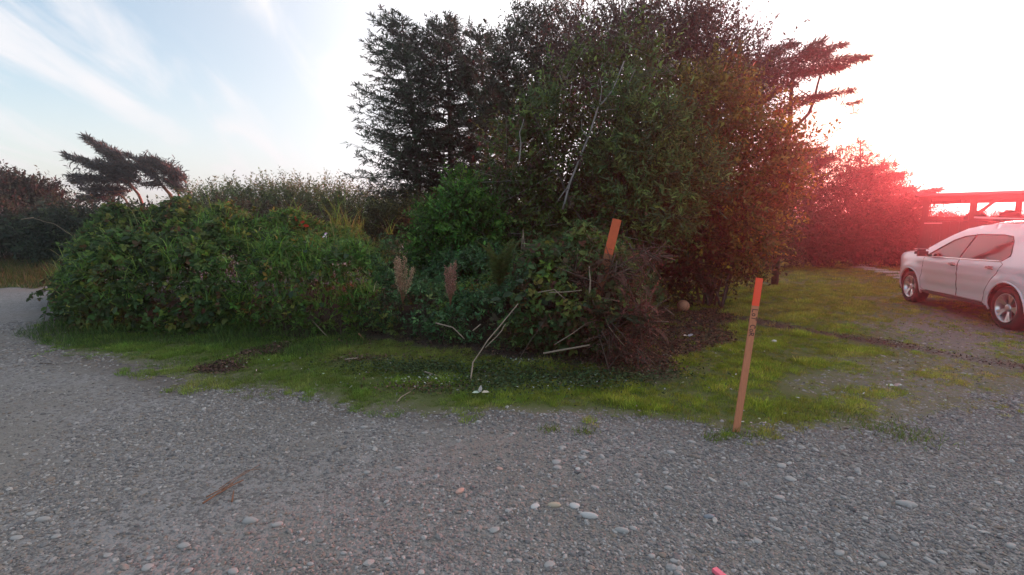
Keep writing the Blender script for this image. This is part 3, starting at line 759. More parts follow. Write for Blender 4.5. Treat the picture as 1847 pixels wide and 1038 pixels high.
hedge_tree('cypress_tree', 'dark evergreen with a ragged top between the windswept pine and the small spruce', 1470, 19.0,
           [(1420, 290, 1480, 270, .25), (1450, 310, 1500, 285, .25)],
           [B(1450, 320, 19, 55), B(1490, 340, 19, 50), B(1440, 390, 19, 60), B(1500, 400, 19, 60), B(1420, 420, 18, 60), B(1475, 435, 19, 60, 45), B(1530, 440, 19, 45, 35), B(1415, 290, 17, 38)], 3600)
for i, (x0, yb, lab) in enumerate(((1700, 21.5, 'dark low evergreen bush behind the left end of the shelter'), (1790, 21.5, 'dark low evergreen bush behind the middle of the shelter'), (1890, 21.5, 'dark low evergreen bush behind the right end of the shelter'))):
    hedge_tree('evergreen_bush', lab, x0, yb, [], [B(x0, 440, yb, 70, 40), B(x0 - 30, 420, yb, 50, 25), B(x0 + 35, 420, yb, 45, 22)], 1500)
# dune reeds behind the shelter
rd = Leaves()
n = 9000
x = rng.uniform(14, 34, n); y = 23.6 + rng.uniform(-.8, 1.6, n)
rd.add(*blades(x, y, rng.uniform(1.7, 2.75, n), .03, palette(n, [(0.22, 0.17, 0.09), (0.16, 0.13, 0.06), (0.27, 0.21, 0.12)]), .10))
tag(rd.build('dune_reeds', BLADE, M['blade']), 'tall straw coloured dune reeds seen through the shelter', 'reeds', kind='stuff')

# ------------------------------------------------------------------ far left: windblown cypresses, bushes, house
Y = 27.0
P_ = lambda x, y, d=0.0: npv(at(x, y, Y + d))
CY_ = [(0.036, 0.034, 0.032), (0.045, 0.04, 0.034), (0.03, 0.034, 0.034), (0.06, 0.042, 0.034)]
def cyp(lab, trunks, segs, bl):
    b = at(trunks[0][0][0], trunks[0][0][1], Y); b.z = 0
    r_ = plant('cypress_tree', lab, 'tree', b, 'windblown cypresses beyond the brambles')
    tb = Tubes()
    for (p0, p1, p2, ra) in trunks:
        a_ = npv(at(*p0, Y)); 
        g0 = a_.copy(); g0[2] = 0; g0[0] += .5
        tb.add(np.vstack([bend(g0, a_, 4, .01), bend(a_, P_(*p1), 4, .02)[1:], bend(P_(*p1), P_(*p2), 4, .03)[1:]]), ra, ra * .35, 6)
    LV = Leaves(); sg = []
    for (x0, y0, x1, y1, th) in segs:
        tb.add(bend(P_(x0, y0), P_(x1, y1), 4, .02), .05, .012, 4)
        for j in range(5):
            dd = rng.uniform(-.9, .9); f0 = rng.uniform(0, .6); f1 = min(1, f0 + rng.uniform(.3, .6)) if j else 1.0
            if not j: f0 = 0.1
            jy = rng.normal() * 5; jx = rng.normal() * 3
            sg.append((P_(x0 + (x1 - x0) * f0 + jx, y0 + (y1 - y0) * f0 + jy, dd), P_(x0 + (x1 - x0) * f1 + jx - 3, y0 + (y1 - y0) * f1 + jy * .6 - 2, dd), th * (.62 if j == 0 else .40)))
    pads(LV, sg, 230, .36, .05, CY_, spread=.5)
    if bl: twig_foliage(LV, bl, 110, 8, .5, .26, .2, CY_, bias=(-.7, 0, .35), shell=.4)
    tb.build('trunk', M['brown_wood'], r_); LV.build('needles', NEEDLE, M['needle'], r_)
cyp('windblown cypress combed to the left with two long pointed boughs', [((262, 388), (250, 352), (215, 310), .12), ((240, 388), (226, 360), (190, 330), .09)],
    [(215, 310, 112, 279, .35), (230, 300, 150, 252, .42), (225, 325, 125, 320, .45), (225, 290, 180, 266, .38), (240, 320, 165, 300, .6), (235, 345, 150, 345, .40), (215, 352, 135, 362, .25), (250, 330, 195, 300, .5), (250, 312, 205, 285, .4)],
    [B(195, 325, 27, 42, 30), B(165, 340, 27, 30, 18)])
cyp('windblown cypress with a forked trunk and rounder crown, right of the pointed one', [((322, 384), (305, 350), (275, 315), .15), ((326, 370), (320, 345), (318, 315), .08)],
    [(280, 310, 228, 283, .30), (300, 325, 250, 300, .35), (310, 315, 262, 292, .35), (325, 325, 290, 297, .4), (336, 330, 310, 305, .35), (330, 345, 300, 330, .35), (290, 335, 255, 335, .22), (345, 348, 318, 342, .12), (300, 300, 270, 290, .3)],
    [B(310, 318, 27, 24, 18), B(270, 305, 27, 26, 14)])
def shrub(name, lab, foot, Y, blobs_, n, pal, ll=.12, lw=.5, tl=.5, up=.3, grp=None, tmpl=LEAF4, part='leaves', shell=.5, upleaf=.6, k=8):
    b = at(foot, 470, Y); b.z = 0
    r_ = plant(name, lab, 'bush', b, grp)
    tb = Tubes(); LV = Leaves()
    for bl in blobs_:
        c = bl[0].copy(); tb.add(bend(b + Vector((rng.normal() * .2, rng.normal() * .2, 0)), c, 5, .05), .03, .008, 5)
    twig_foliage(LV, blobs_, n, k, tl, ll, lw, pal, up=up, shell=shell, upleaf=upleaf, tubes=tb, tube_share=.15, twig_r=.006)
    tb.build('stems', M['cane'], r_); LV.build(part, tmpl, M['leaf'], r_)
    return r_
shrub('bush', 'dark reddish bush in front of the roof at the far left', 35, 21, [B(30, 355, 21, 52, 34), B(70, 365, 21, 34, 26), B(-20, 350, 21, 50, 40), B(95, 378, 21, 22, 14)], 2400, [(0.04, 0.034, 0.026), (0.034, 0.034, 0.024), (0.045, 0.045, 0.028)], ll=.15)
shrub('bush', 'grey green bush at the left edge above the rough grass', 30, 18.5, [B(20, 415, 18.5, 55, 40), B(-30, 410, 18.5, 50, 50), B(60, 430, 18.5, 40, 35)], 1500, [(0.035, 0.05, 0.032), (0.045, 0.055, 0.036), (0.04, 0.04, 0.03)], ll=.15)
shrub('bush', 'dark green bush between the rough grass and the bramble bank', 130, 18, [B(120, 420, 18, 55, 45), B(175, 405, 18, 50, 32), B(90, 445, 18, 40, 36), B(150, 450, 18, 50, 38)], 1700, [(0.03, 0.045, 0.028), (0.022, 0.036, 0.024), (0.045, 0.055, 0.03)], ll=.15)
shrub('bush', 'dark green bush below the windblown cypresses', 250, 19, [B(235, 410, 19, 55, 26), B(300, 405, 19, 50, 24), B(200, 420, 19, 40, 26), B(350, 410, 19, 40, 30)], 1500, [(0.035, 0.045, 0.026), (0.028, 0.038, 0.024), (0.05, 0.055, 0.032)], ll=.15)
# pale willow scrub on the skyline
sb = Leaves(); tw = Tubes()
bl = []
for xx in range(345, 900, 24):
    top = 352 - 10 * math.sin((xx - 345) / 90.0) - (6 if 480 < xx < 700 else 0)
    bl += [B(xx + rng.uniform(-8, 8), top + 26 + rng.uniform(-3, 6), 18.5 + rng.uniform(-.4, .8), 30, 24), B(xx, top + 65, 18.3, 34, 34)]
twig_foliage(sb, bl, 7000, 11, .62, .13, .30, [(0.12, 0.15, 0.06), (0.10, 0.125, 0.055), (0.14, 0.155, 0.065), (0.075, 0.10, 0.05)], up=1.5, shell=.45, upleaf=.2)
tag(sb.build('willow_scrub', LEAF4, M['leaf']), 'pale grey green willow scrub along the skyline behind the brambles', 'scrub', kind='stuff')
shrub('bush', 'dark brown green bush in front of the pale scrub, left of its middle', 460, 15, [B(440, 395, 15, 60, 22), B(520, 400, 15, 55, 22), B(400, 400, 15, 45, 20)], 1300, [(0.055, 0.045, 0.026), (0.04, 0.042, 0.024), (0.075, 0.06, 0.03)], ll=.09, tl=.35)
shrub('bush', 'dull yellow green bush in front of the pale scrub, near the spruces', 690, 14, [B(700, 405, 14, 45, 30), B(640, 405, 14, 40, 26), B(745, 395, 14, 38, 34)], 1300, [(0.06, 0.062, 0.026), (0.045, 0.05, 0.024), (0.10, 0.09, 0.03)], ll=.09, tl=.35)

# ------------------------------------------------------------------ bramble bank: leaves on a lumpy heap over a footprint
def heap_h(x, y):
    """height of the bank over the ground (m)"""
    d = np.clip(sdf(x, y, FOOTP), 0, 9)
    u = x / np.maximum(y, .1) * 850 + 923          # bearing, only to name stretches of the bank
    H = np.interp(u, [90, 130, 190, 300, 420, 520, 640, 700, 760, 900, 960, 1060, 1150, 1230], [0.95, 1.25, 1.55, 1.72, 1.60, 1.48, 1.36, 0.85, 0.74, 0.85, 1.32, 1.42, 1.1, .55])
    back = np.clip((d - 1.2) / 1.0, 0, 1)
    H2 = np.where((u > 680) & (u < 950), H + (1.25 - H) * back, H + 0.1 * back)
    H2 = H2 * (0.97 + 0.27 * field(x, y, 2.4, 3))
    return H2 * np.sqrt(np.clip(1 - (1 - np.clip(d / 0.75, 0, 1)) ** 2, 0, 1)), d, u
n = 3200000
x, y = scatter(n, -11, 3.4, 5.0, 13)
h, d, u = heap_h(x, y)
z = rng.uniform(0, 2.2, n)
dep = np.minimum(h - z, d - .42 * np.clip(1 - z / .6, 0, 1) * np.clip((u - 250) / 200, .35, 1))
face = np.exp(-np.clip(dep, 0, 9) / 0.13)
prob = np.where((dep > np.where(z < .6, .0, -0.03)) & (h > .08), face, 0) * np.where(d > 2.2, .35, 1) * np.clip(.5 + z / .55, 0, 1)
prob *= np.clip(0.75 + 0.8 * field(x * 1.0, y + z, 4.5, 2), .22, 1)
k = rng.uniform(size=n) < prob * 0.72
x, y, z, d, u, h = x[k], y[k], z[k], d[k], u[k], h[k]
P = np.stack([x, y, z], -1)
print('bank leaves', len(P))
gx = (heap_h(x + .05, y)[0] - h) / .05; gy = (heap_h(x, y + .05)[0] - h) / .05
out = norm(np.stack([-gx, -gy, np.full(len(x), .55)], -1))
zone = u + 28 * field(x, y * 2 + z * 3, 2.0, 2)
def fill_bank(sel, L, w, pal, wts=None, k3=True, jit=.25):
    LV = Leaves()
    p, o = P[sel], out[sel]; n = len(p)
    D = norm(o * .6 + rng.normal(size=(n, 3)) * .9 + np.array([0, 0, -.1]))
    N = norm(o * .6 + rng.normal(size=(n, 3)) * .65 + np.array([0, 0, .6]))
    C = palette(n, pal, wts, jit)
    fl = field(p[:, 0] + p[:, 2] * .6, p[:, 1] + p[:, 2], 3.3, 3)
    yg = np.clip(fl * 1.1 - .1, 0, 1)[:, None] * (rng.uniform(size=(n, 1)) < .55)
    C = C * 1.3 * (1 - yg) + yg * palette(n, [(0.16, 0.22, 0.04), (0.12, 0.19, 0.04), (0.20, 0.19, 0.05)], None, .2)
    sz = L * rng.uniform(.45, 1.45, n)
    S = norm(np.cross(N, D))
    LV.add(p, D, N, sz, sz * w, C)
    if k3:
        for s_ in (-1, 1):
            LV.add(p - D * .012, D * .35 + S * s_ * .9, N + S * s_ * .2, sz * .8, sz * .8 * w, C * (1 + .1 * rng.normal(size=(n, 1))))
    return LV
BR = [(0.045, 0.082, 0.024), (0.034, 0.062, 0.022), (0.07, 0.11, 0.03), (0.05, 0.07, 0.028), (0.14, 0.16, 0.036), (0.09, 0.05, 0.028)]
BW = (4, 4, 2.4, 2, .8, .7)
bank = []
for nm, lab, cat, z0, z1, L, w, pal, wts, tm in (
        ('bramble_bush', 'dark broad leaved bramble bush trailing over the gravel at the left end of the bank', 'bush', -999, 400, .075, .72, BR, BW, LEAF6),
        ('bramble_bush', 'bright green bramble and nettle bush full of long grass in the middle of the bank', 'bush', 400, 680, .080, .42, [(0.075, 0.135, 0.03), (0.05, 0.095, 0.026), (0.105, 0.17, 0.04), (0.06, 0.085, 0.03), (0.18, 0.13, 0.035)], (4, 4, 2, 2, .5), LEAF4),
        ('nettle_patch', 'low bluish green nettles forming a shelf in front of the bright green shrub', 'plant', 680, 930, .062, .5, [(0.05, 0.105, 0.042), (0.036, 0.075, 0.032), (0.07, 0.13, 0.05), (0.04, 0.055, 0.028)], (4, 4, 2, 2), LEAF4),
        ('bramble_bush', 'dark tangled bramble bush with dead stems around the leaning board', 'bush', 930, 9999, .072, .66, [(0.036, 0.065, 0.024), (0.046, 0.078, 0.028), (0.06, 0.046, 0.028), (0.085, 0.042, 0.026), (0.07, 0.105, 0.034)], (4, 3, 2, 1.3, 1.2), LEAF6)):
    sel = (zone >= z0) & (zone < z1)
    c = P[sel].mean(0)
    r_ = plant(nm, lab, cat, (c[0], c[1]))
    fill_bank(sel, L, w, pal, wts).build('foliage', tm, M['leaf'], r_)
    # arching canes and dead stems inside and out of the face
    tb = Tubes()
    pp = P[sel]; oo = out[sel]
    for i in rng.choice(len(pp), 150 if z1 != 400 else 170):
        q0 = pp[i] * np.array([1, 1, 0]) + np.array([rng.normal() * .25, .25 + abs(rng.normal()) * .2, 0])
        q2 = pp[i] + oo[i] * rng.uniform(0, .16)
        q1 = (q0 + q2) / 2 + np.array([0, 0, .25]) + oo[i] * .05
        t = np.linspace(0, 1, 7)[:, None]
        tb.add((1 - t) ** 2 * q0 + 2 * t * (1 - t) * q1 + t ** 2 * q2, rng.uniform(.003, .007), .002, 4)
    tag(tb.build('canes', M['cane'], r_), kind='stuff')
    bank.append(r_)
# the larger front leaves are single leaves
lm_ = []
for i in range(3):
    T, Fc = LEAF6
    c = palette(1, [BR[i + (2 if i == 2 else 0)]], None, .05)
    me = mesh_np('leaf', T * np.array([1, .72, 1]), Fc, 4, np.repeat(np.array([[(0.05, 0.08, 0.034), (0.04, 0.066, 0.036), (0.10, 0.12, 0.034)][i]]), 6, 0))
    me.materials.append(M['leaf']); lm_.append(me)
front = np.where((d < .5) & (z > .25) & (y < 8.6))[0]
def add_leaf(p, Dv, Nv, s, mi, parent):
    Dv = Vector(Dv).normalized(); Nv = Vector(Nv); S = Nv.cross(Dv).normalized(); Nv = Dv.cross(S)
    o = bpy.data.objects.new('leaf', lm_[mi]); COL.objects.link(o)
    mt = Matrix((Dv * s, S * s, Nv * s)).transposed().to_4x4(); mt.translation = Vector(p)
    o.parent = parent
    o.matrix_parent_inverse = Matrix.Translation(parent.location).inverted()
    o.matrix_world = mt
    o.matrix_basis = mt
    return o
for i in rng.choice(front, 210, replace=False):
    bi = 0 if zone[i] < 400 else 1 if zone[i] < 680 else 2 if zone[i] < 930 else 3
    if bi == 2: continue
    Dv = out[i] * .5 + rng.normal(size=3) * .4 + np.array([0, -.2, -.25]); Nv = out[i] + np.array([0, 0, .8]) + rng.normal(size=3) * .25
    add_leaf(P[i] + out[i] * .05, Dv, Nv, rng.uniform(.085, .13), int(rng.choice([0, 0, 1, 2], p=[.4, .2, .3, .1])), bank[bi])
for (a, b, Yd) in ((932, 505, 5.75), (945, 512, 5.7), (958, 500, 5.7), (968, 520, 5.65), (940, 540, 5.6), (955, 545, 5.6), (905, 540, 5.7), (925, 528, 5.7), (975, 538, 5.6), (912, 520, 5.75), (948, 528, 5.62), (963, 490, 5.75)):
    add_leaf(at(a, b, Yd), (rng.normal() * .7, -.5, -.2 + rng.normal() * .2), (rng.normal() * .2, -.35, 1), .15, 1, bank[3])

# cane that bends down on to the gravel at the left end
tw = Tubes()
def pxcane(pts, r0, r1, tubes):
    pts = [npv(at(*p)) for p in pts]
    path = np.vstack([bend(pts[i], pts[i + 1], 4, .03)[(0 if i == 0 else 1):] for i in range(len(pts) - 1)])
    tubes.add(path, r0, r1, 5); return path
Yc = 7.75
LVc = Leaves()
for pts in ([(150, 500, Yc + .3), (105, 515, Yc), (85, 545, Yc), (78, 588, Yc)], [(170, 520, Yc), (130, 545, Yc), (100, 575, Yc), (74, 583, Yc)], [(180, 525, Yc), (150, 545, Yc), (140, 575, Yc)], [(105, 515, Yc), (70, 525, Yc)], [(130, 530, Yc), (95, 560, Yc)]):
    pa = pxcane(pts, .008, .004, tw)
    m = 22; t = rng.uniform(.05, 1, m) * (len(pa) - 1); i0 = t.astype(int).clip(0, len(pa) - 2)
    p = pa[i0] + (pa[i0 + 1] - pa[i0]) * (t - i0)[:, None]
    LVc.add(p, rng.normal(size=(m, 3)) + np.array([0, -.3, -.4]), rng.normal(size=(m, 3)) * .5 + np.array([0, -.5, .6]), rng.uniform(.06, .11, m), .06, palette(m, BR[:4]))
tw.build('trailing_canes', M['cane'], bank[0]); LVc.build('trailing_leaves', LEAF6, M['leaf'], bank[0])

# long grass growing through the bank
rg = Leaves()
def arching(x, y, z, L, C, w, lean):
    n = len(x); th = rng.uniform(0, 6.283, n)
    az = np.stack([np.cos(th), np.sin(th), np.zeros(n)], -1) * lean[:, None]
    # three segments per blade that curve over
    p = np.stack([x, y, z], -1); d0 = norm(az + np.array([0, 0, 1.0]))
    for sgm in range(3):
        dv = norm(d0 + az * (0.55 * sgm) - np.array([0, 0, .30 * sgm ** 1.5]) * np.minimum(lean[:, None] * 1.6, 1.3))
        l = L / 3
        tm = l * (1.0 if sgm < 2 else 1.15)
        rg.add(p, dv, np.stack([-az[:, 1], az[:, 0], np.zeros(n)], -1) * 0 + np.cross(dv, np.cross(np.array([0, 0, 1.0]), dv) + 1e-3) + rng.normal(size=(n, 3)) * .15, tm, w * (1 - .28 * sgm), C)
        p = p + dv * (l * .96)[:, None]
topi = np.where((zone < 690) & (d > .12) & (d < 2.2) & (h - z < .10))[0]
faci = np.where((zone < 640) & (d < .45) & (z > .55) & (y < 9))[0]
def cl(idx, n, L, nb):
    w_ = np.where((zone[idx] > 370) & (zone[idx] < 690), 3.0, 1.0); w_ /= w_.sum()
    return [(P[i], L, nb) for i in rng.choice(idx, n, p=w_)]
for (c, L, n) in cl(topi, 105, .5, 20) + cl(faci, 62, .42, 15) + [(npv(at(rng.uniform(560, 700), rng.uniform(400, 425), 10.3)), 1.0, 12) for _ in range(10)]:
    xx = c[0] + rng.normal(size=n) * .08; yy = c[1] + rng.normal(size=n) * .08
    tall = rng.uniform(.6, 1.3)
    arching(xx, yy, np.full(n, max(.05, c[2] - .08)), L * tall * rng.uniform(.4, 1.1, n), palette(n, [(0.18, 0.32, 0.055), (0.13, 0.25, 0.06), (0.25, 0.34, 0.075), (0.38, 0.32, 0.16)], (4, 4, 2, .5)), .014, rng.uniform(.15, 1.0, n))
# loose canes with leaves that stick out of the bank
for bi, za, zb, nn in ((0, -999, 400, 75), (1, 400, 680, 40), (3, 930, 9999, 55)):
    ii = np.where((zone >= za) & (zone < zb) & (d < 2.2) & (z > .45) & (y < 10))[0]
    tb = Tubes(); LVs = Leaves()
    for i in rng.choice(ii, nn):
        L = rng.uniform(.25, .65); o = norm(out[i] + rng.normal(size=3) * .6 + np.array([0, 0, .35]))
        t = np.linspace(0, 1, 6)[:, None]
        pa = P[i] - o * .1 + o * t * L; pa[:, 2] -= (t[:, 0] ** 2) * L * rng.uniform(.2, .75)
        pa[:, 2] = np.maximum(pa[:, 2], .03)
        tb.add(pa, .0045, .0015, 4)
        m = int(L * 38); u_ = rng.uniform(.2, 1, m)
        q_ = np.stack([np.interp(u_, t[:, 0], pa[:, k]) for k in range(3)], -1)
        LVs.add(q_, rng.normal(size=(m, 3)) + o * .5 + np.array([0, 0, -.2]), rng.normal(size=(m, 3)) * .5 + np.array([0, -.25, .8]), rng.uniform(.05, .10, m), .055, palette(m, BR if bi == 0 else BR[:5], None, .25))
    tag(tb.build('loose_canes', M['cane'], bank[bi]), kind='stuff'); tag(LVs.build('loose_leaves', LEAF6, M['leaf'], bank[bi]), kind='stuff')
SEG = (np.array([[0, .5, 0], [0, -.5, 0], [1, -.42, 0], [1, .42, 0]]), np.array([[0, 1, 2], [0, 2, 3]]))
tag(rg.build('reed_grass', SEG, M['blade']), 'long arching bright green grass growing through the brambles', 'grass', kind='stuff')
# tall seeding grass stalk that leans out at the left
tb = Tubes(); pxcane([(130, 425, 8.6), (95, 405, 8.5), (60, 393, 8.4), (38, 396, 8.4)], .004, .003, tb)
pxcane([(60, 393, 8.4), (38, 396, 8.4)], .010, .006, tb)
s_ = tb.build('grass_stalk', M['dead_wood']); tag(s_, 'single pale seeding grass stalk arching out to the left of the bramble bank', 'grass stalk')

# bright green shrub and other singular plants of the bank
shrub('green_shrub', 'bright green leafy shrub between the nettles and the tall spruces', 830, 8.9, [B(835, 395, 8.9, 62, 50), B(800, 420, 8.9, 45, 42), B(870, 430, 8.8, 48, 45), B(830, 345, 8.9, 26, 26), B(850, 480, 8.7, 60, 40), B(780, 455, 8.7, 40, 36)], 2500,
      [(0.065, 0.15, 0.026), (0.045, 0.115, 0.024), (0.09, 0.18, 0.034), (0.036, 0.08, 0.022)], ll=.075, lw=.55, tl=.3, up=.4, tmpl=LEAF6)
def frond(root, p0, az, L, arch, col, m='leaf', npin=30, pw=.11, part='frond'):
    """one fern frond: stalk and two rows of narrow leaflets, one mesh"""
    s = np.linspace(0, 1, 10)
    hor = np.array([math.cos(az), math.sin(az), 0])
    el = arch[0] + (arch[1] - arch[0]) * s
    step = L / 9
    dv = hor * np.cos(el)[:, None] + np.array([0, 0, 1.0]) * np.sin(el)[:, None]
    pts = np.vstack([[0, 0, 0], np.cumsum(dv[:-1] * step, 0)]) + p0
    t = np.linspace(.12, .99, npin)
    c = np.stack([np.interp(t, s, pts[:, i]) for i in range(3)], -1)
    td = norm(np.stack([np.interp(t, s, dv[:, i]) for i in range(3)], -1))
    sd_ = norm(np.cross(td, np.array([0, 0, 1.0])))
    pl = pw * np.sin(np.pi * np.clip(t * .9 + .1, 0, 1)) ** .7 + .01
    LV = Leaves()
    for sg in (-1, 1):
        LV.add(c, sd_ * sg + td * .35 + rng.normal(size=(npin, 3)) * .06, np.cross(sd_, td) * 1.0 + rng.normal(size=(npin, 3)) * .1, pl, L / npin * .8, palette(npin, [col], None, .12))
    LV.add(pts[:-1], dv[:-1], np.cross(norm(np.cross(dv[:-1], [0, 0, 1.0])), dv[:-1]), np.full(9, step * 1.05), .006, palette(9, [(.10, .07, .03)], None, .1))
    return LV.build(part, LEAF4, M[m], root)
def fern(lab, px, py, Yd, n, L, col, name='sword_fern', cat='fern', grp=None, arch=(1.35, .2), spreadaz=None, m='leaf', pw=.11, jit=.2):
    c = at(px, py, Yd)
    r_ = plant(name, lab, cat, c, grp)
    for i in range(n):
        az = rng.uniform(0, 2 * math.pi) if spreadaz is None else rng.uniform(*spreadaz)
        frond(r_, npv(c) + rng.normal(size=3) * np.array([.12, .10, .12]) * jit, az, L * rng.uniform(.6, 1.15), (arch[0] + rng.normal() * .12, arch[1] + rng.normal() * .25), col, m, pw=pw)
    return r_
fern('upright olive green sword fern beside the dead seed heads', 900, 520, 6.6, 11, .75, (0.075, 0.095, 0.03), arch=(1.45, .75))
fern('dark green sword fern drooping out of the bramble beside the board', 1120, 590, 5.45, 9, .5, (0.035, 0.05, 0.026), arch=(.9, -.6), spreadaz=(-2.8, -.2))
fern('withered red brown fern hanging at the right foot of the tangled bramble', 1130, 545, 5.45, 9, .34, (0.10, 0.045, 0.034), name='withered_fern', arch=(.5, -1.4), spreadaz=(-3.0, .2), m='litter', pw=.035, jit=1.6)
shrub('withered_bush', 'withered reddish brown undergrowth spilling on to the grass right of the leaning board', 1140, 5.6, [B(1120, 490, 5.7, 42, 36), B(1152, 580, 5.4, 38, 60), B(1100, 590, 5.35, 44, 60), B(1130, 640, 5.25, 46, 26), B(1050, 500, 5.6, 34, 30), B(1165, 470, 5.9, 28, 26)], 900,
      [(0.105, 0.04, 0.034), (0.075, 0.034, 0.028), (0.13, 0.06, 0.045), (0.05, 0.045, 0.024)], ll=.024, lw=.5, tl=.22, up=-.1, shell=.2, k=12)
fern('withered red brown fern sunk in the tangle left of the board', 1080, 530, 5.5, 7, .34, (0.085, 0.04, 0.03), name='withered_fern', arch=(.9, -1.2), spreadaz=(-3.1, 0), m='litter', pw=.04, jit=1.3)
fern('dark fern at the far corner of the lawn under the hedge', 1372, 462, 15.5, 9, 1.0, (0.05, 0.055, 0.03), arch=(1.2, -.2))
def dock(lab, px, py, Yd, h, col):
    c = at(px, py, Yd); r_ = plant('dried_dock_plant', lab, 'dead plant', c, 'dead dock seed heads')
    tb = Tubes(); LV = Leaves()
    for i in range(16):
        e = npv(c) + np.array([rng.normal() * .075, rng.normal() * .05, h * rng.uniform(.5, 1.1)])
        p = bend(npv(c) - np.array([0, 0, .25]), e, 6, .03); tb.add(p, .003, .0012, 4)
        n = 210; t = rng.uniform(.35, 1, n)
        q_ = np.stack([np.interp(t, np.linspace(0, 1, 6), p[:, k]) for k in range(3)], -1) + rng.normal(size=(n, 3)) * (.020 * (1.25 - t)[:, None] + .004)
        LV.add(q_, rdir(n) * .7 + np.array([0, 0, .8]), rdir(n), rng.uniform(.010, .022, n), .008, palette(n, [col], None, .35))
    tb.build('stalks', M['brown_wood'], r_); LV.build('seeds', LEAF4, M['litter'], r_)
dock('pale brown dead seed head, narrow left one of the pair standing in the nettles', 725, 515, 6.35, .36, (0.44, 0.29, 0.19))
dock('reddish brown dead seed head, bushier right one of the pair standing in the nettles', 812, 520, 6.25, .36, (0.38, 0.20, 0.15))
# coloured autumn leaves and a flower that stand out on the bank
def few_leaves(name, lab, cat, pxs, Yd, size, col, nrm=(0, -1, .4)):
    LV = Leaves(); n = len(pxs)
    p = np.array([npv(at(a, b, Yd)) for a, b in pxs])
    LV.add(p, rng.normal(size=(n, 3)) + np.array([0, -.3, 0]), np.array(nrm) + rng.normal(size=(n, 3)) * .4, np.full(n, size), size * .6, palette(n, [col], None, .15))
    o = LV.build(name, LEAF6, M['leaf']); tag(o, lab, cat)
few_leaves('red_leaves', 'bright red autumn leaves above the middle of the bramble bank', 'leaves', [(528, 402), (535, 400), (541, 404), (547, 407), (538, 408)], 8.3, .10, (0.42, 0.04, 0.02))
few_leaves('orange_leaves', 'orange yellow autumn leaves below the red ones in the bank', 'leaves', [(560, 445), (566, 437), (572, 448), (580, 432), (555, 452), (500, 465), (492, 460), (508, 468), (615, 458)], 7.6, .08, (0.34, 0.15, 0.03))
few_leaves('orange_leaf', 'single orange leaf on the left part of the bramble bank', 'leaf', [(379, 436)], 7.9, .09, (0.5, 0.12, 0.02))
few_leaves('white_flower', 'small white flower on top of the bank right of the red leaves', 'flower', [(588, 423), (590, 426), (586, 426), (591, 421)], 8.2, .06, (0.75, 0.7, 0.75))
few_leaves('yellow_leaves', 'yellowing bramble leaves low in the left part of the bank', 'leaves', [(270, 520), (278, 515), (284, 524), (262, 512), (340, 470), (352, 465), (300, 455), (282, 452), (290, 460), (262, 470)], 7.55, .10, (0.16, 0.17, 0.035))

# ------------------------------------------------------------------ survey stakes
def stake(lab, p0, p1, w, d_, split, mats):
    p0, p1 = Vector(p0), Vector(p1)
    r_ = empty('survey_stake', Vector((p0.x, p0.y, 0)), lab, 'stake')
    pm = p0.lerp(p1, split)
    face = Vector((-.12, -1, 0)).normalized()
    beam_between('shaft', p0, pm, w, d_, mats[0], r_, face)
    beam_between('painted_top', pm, p1, w * 1.01, d_ * 1.05, mats[1], r_, face)
    return r_, face
M['lath'] = principled('lath', (0.52, 0.20, 0.10), 0.8, noise_scale=18, noise_amt=.2, bump=.15, stretch=(6, 6, .5))
M['fluo'] = principled('orange_paint', (0.95, 0.085, 0.028), 0.55, noise_scale=40, noise_amt=.06)
M['old_board'] = principled('old_board', (0.30, 0.125, 0.06), 0.85, noise_scale=14, noise_amt=.3, bump=.3, stretch=(5, 5, .4))
M['old_orange'] = principled('old_orange_paint', (0.60, 0.115, 0.04), 0.75, noise_scale=25, noise_amt=.15)
M['ink'] = principled('black_ink', (0.012, 0.01, 0.012), 0.6)
p0 = gp(1327, 783); p1 = at(1370, 502, 3.62)
sr, face = stake('slim wooden survey stake with fluorescent orange top and handwritten black LOT COR', p0 - (p1 - p0) * .04, p1, .052, .012, .83, (M['lath'], M['fluo']))
# hand lettering, strokes as thin raised ribbons; letters lie turned clockwise and read downwards
axis = (p1 - p0).normalized(); side = face.cross(axis).normalized(); nrm = side.cross(axis) * 1.0
nrm = axis.cross(side) if axis.cross(side).y < 0 else side.cross(axis)
if side.x < 0: side = -side
def strokes(lines, org, scale, wd):
    V_, F_ = [], []
    def pt(a, b): return org - axis * (a * scale) + side * (b * scale)
    for ln in lines:
        pts = [pt(a, b) for a, b in ln]
        for i in range(len(pts) - 1):
            d_ = (pts[i + 1] - pts[i]).normalized(); s_ = nrm.cross(d_) * wd * .5
            a0, a1 = pts[i] - d_ * wd * .3, pts[i + 1] + d_ * wd * .3
            b = len(V_)
            up = nrm * (.0009 + .00007 * (len(V_) // 8 % 3))
            V_ += [a0 - s_ + up, a0 + s_ + up, a1 + s_ + up, a1 - s_ + up, a0 - s_ - nrm * .001, a0 + s_ - nrm * .001, a1 + s_ - nrm * .001, a1 - s_ - nrm * .001]
            F_ += [(b, b + 1, b + 2, b + 3), (b, b + 4, b + 5, b + 1), (b + 1, b + 5, b + 6, b + 2), (b + 2, b + 6, b + 7, b + 3), (b + 3, b + 7, b + 4, b)]
    return V_, F_
def circ(cx_, cy_, rx, ry, a0=0, a1=360, n=12):
    return [(cx_ + rx * math.cos(R(a0 + (a1 - a0) * i / n)), cy_ + ry * math.sin(R(a0 + (a1 - a0) * i / n))) for i in range(n + 1)]
L_ = [(0, 1), (0.05, 0), (.62, -.05)], 
O1 = circ(1.15, .30, .25, .30),
T_ = [(1.62, .95), (2.35, 1.0)], [(1.98, .97), (1.92, .0)]
C_ = circ(3.75, .52, .36, .50, 40, 300),
O2 = circ(4.55, .30, .26, .30),
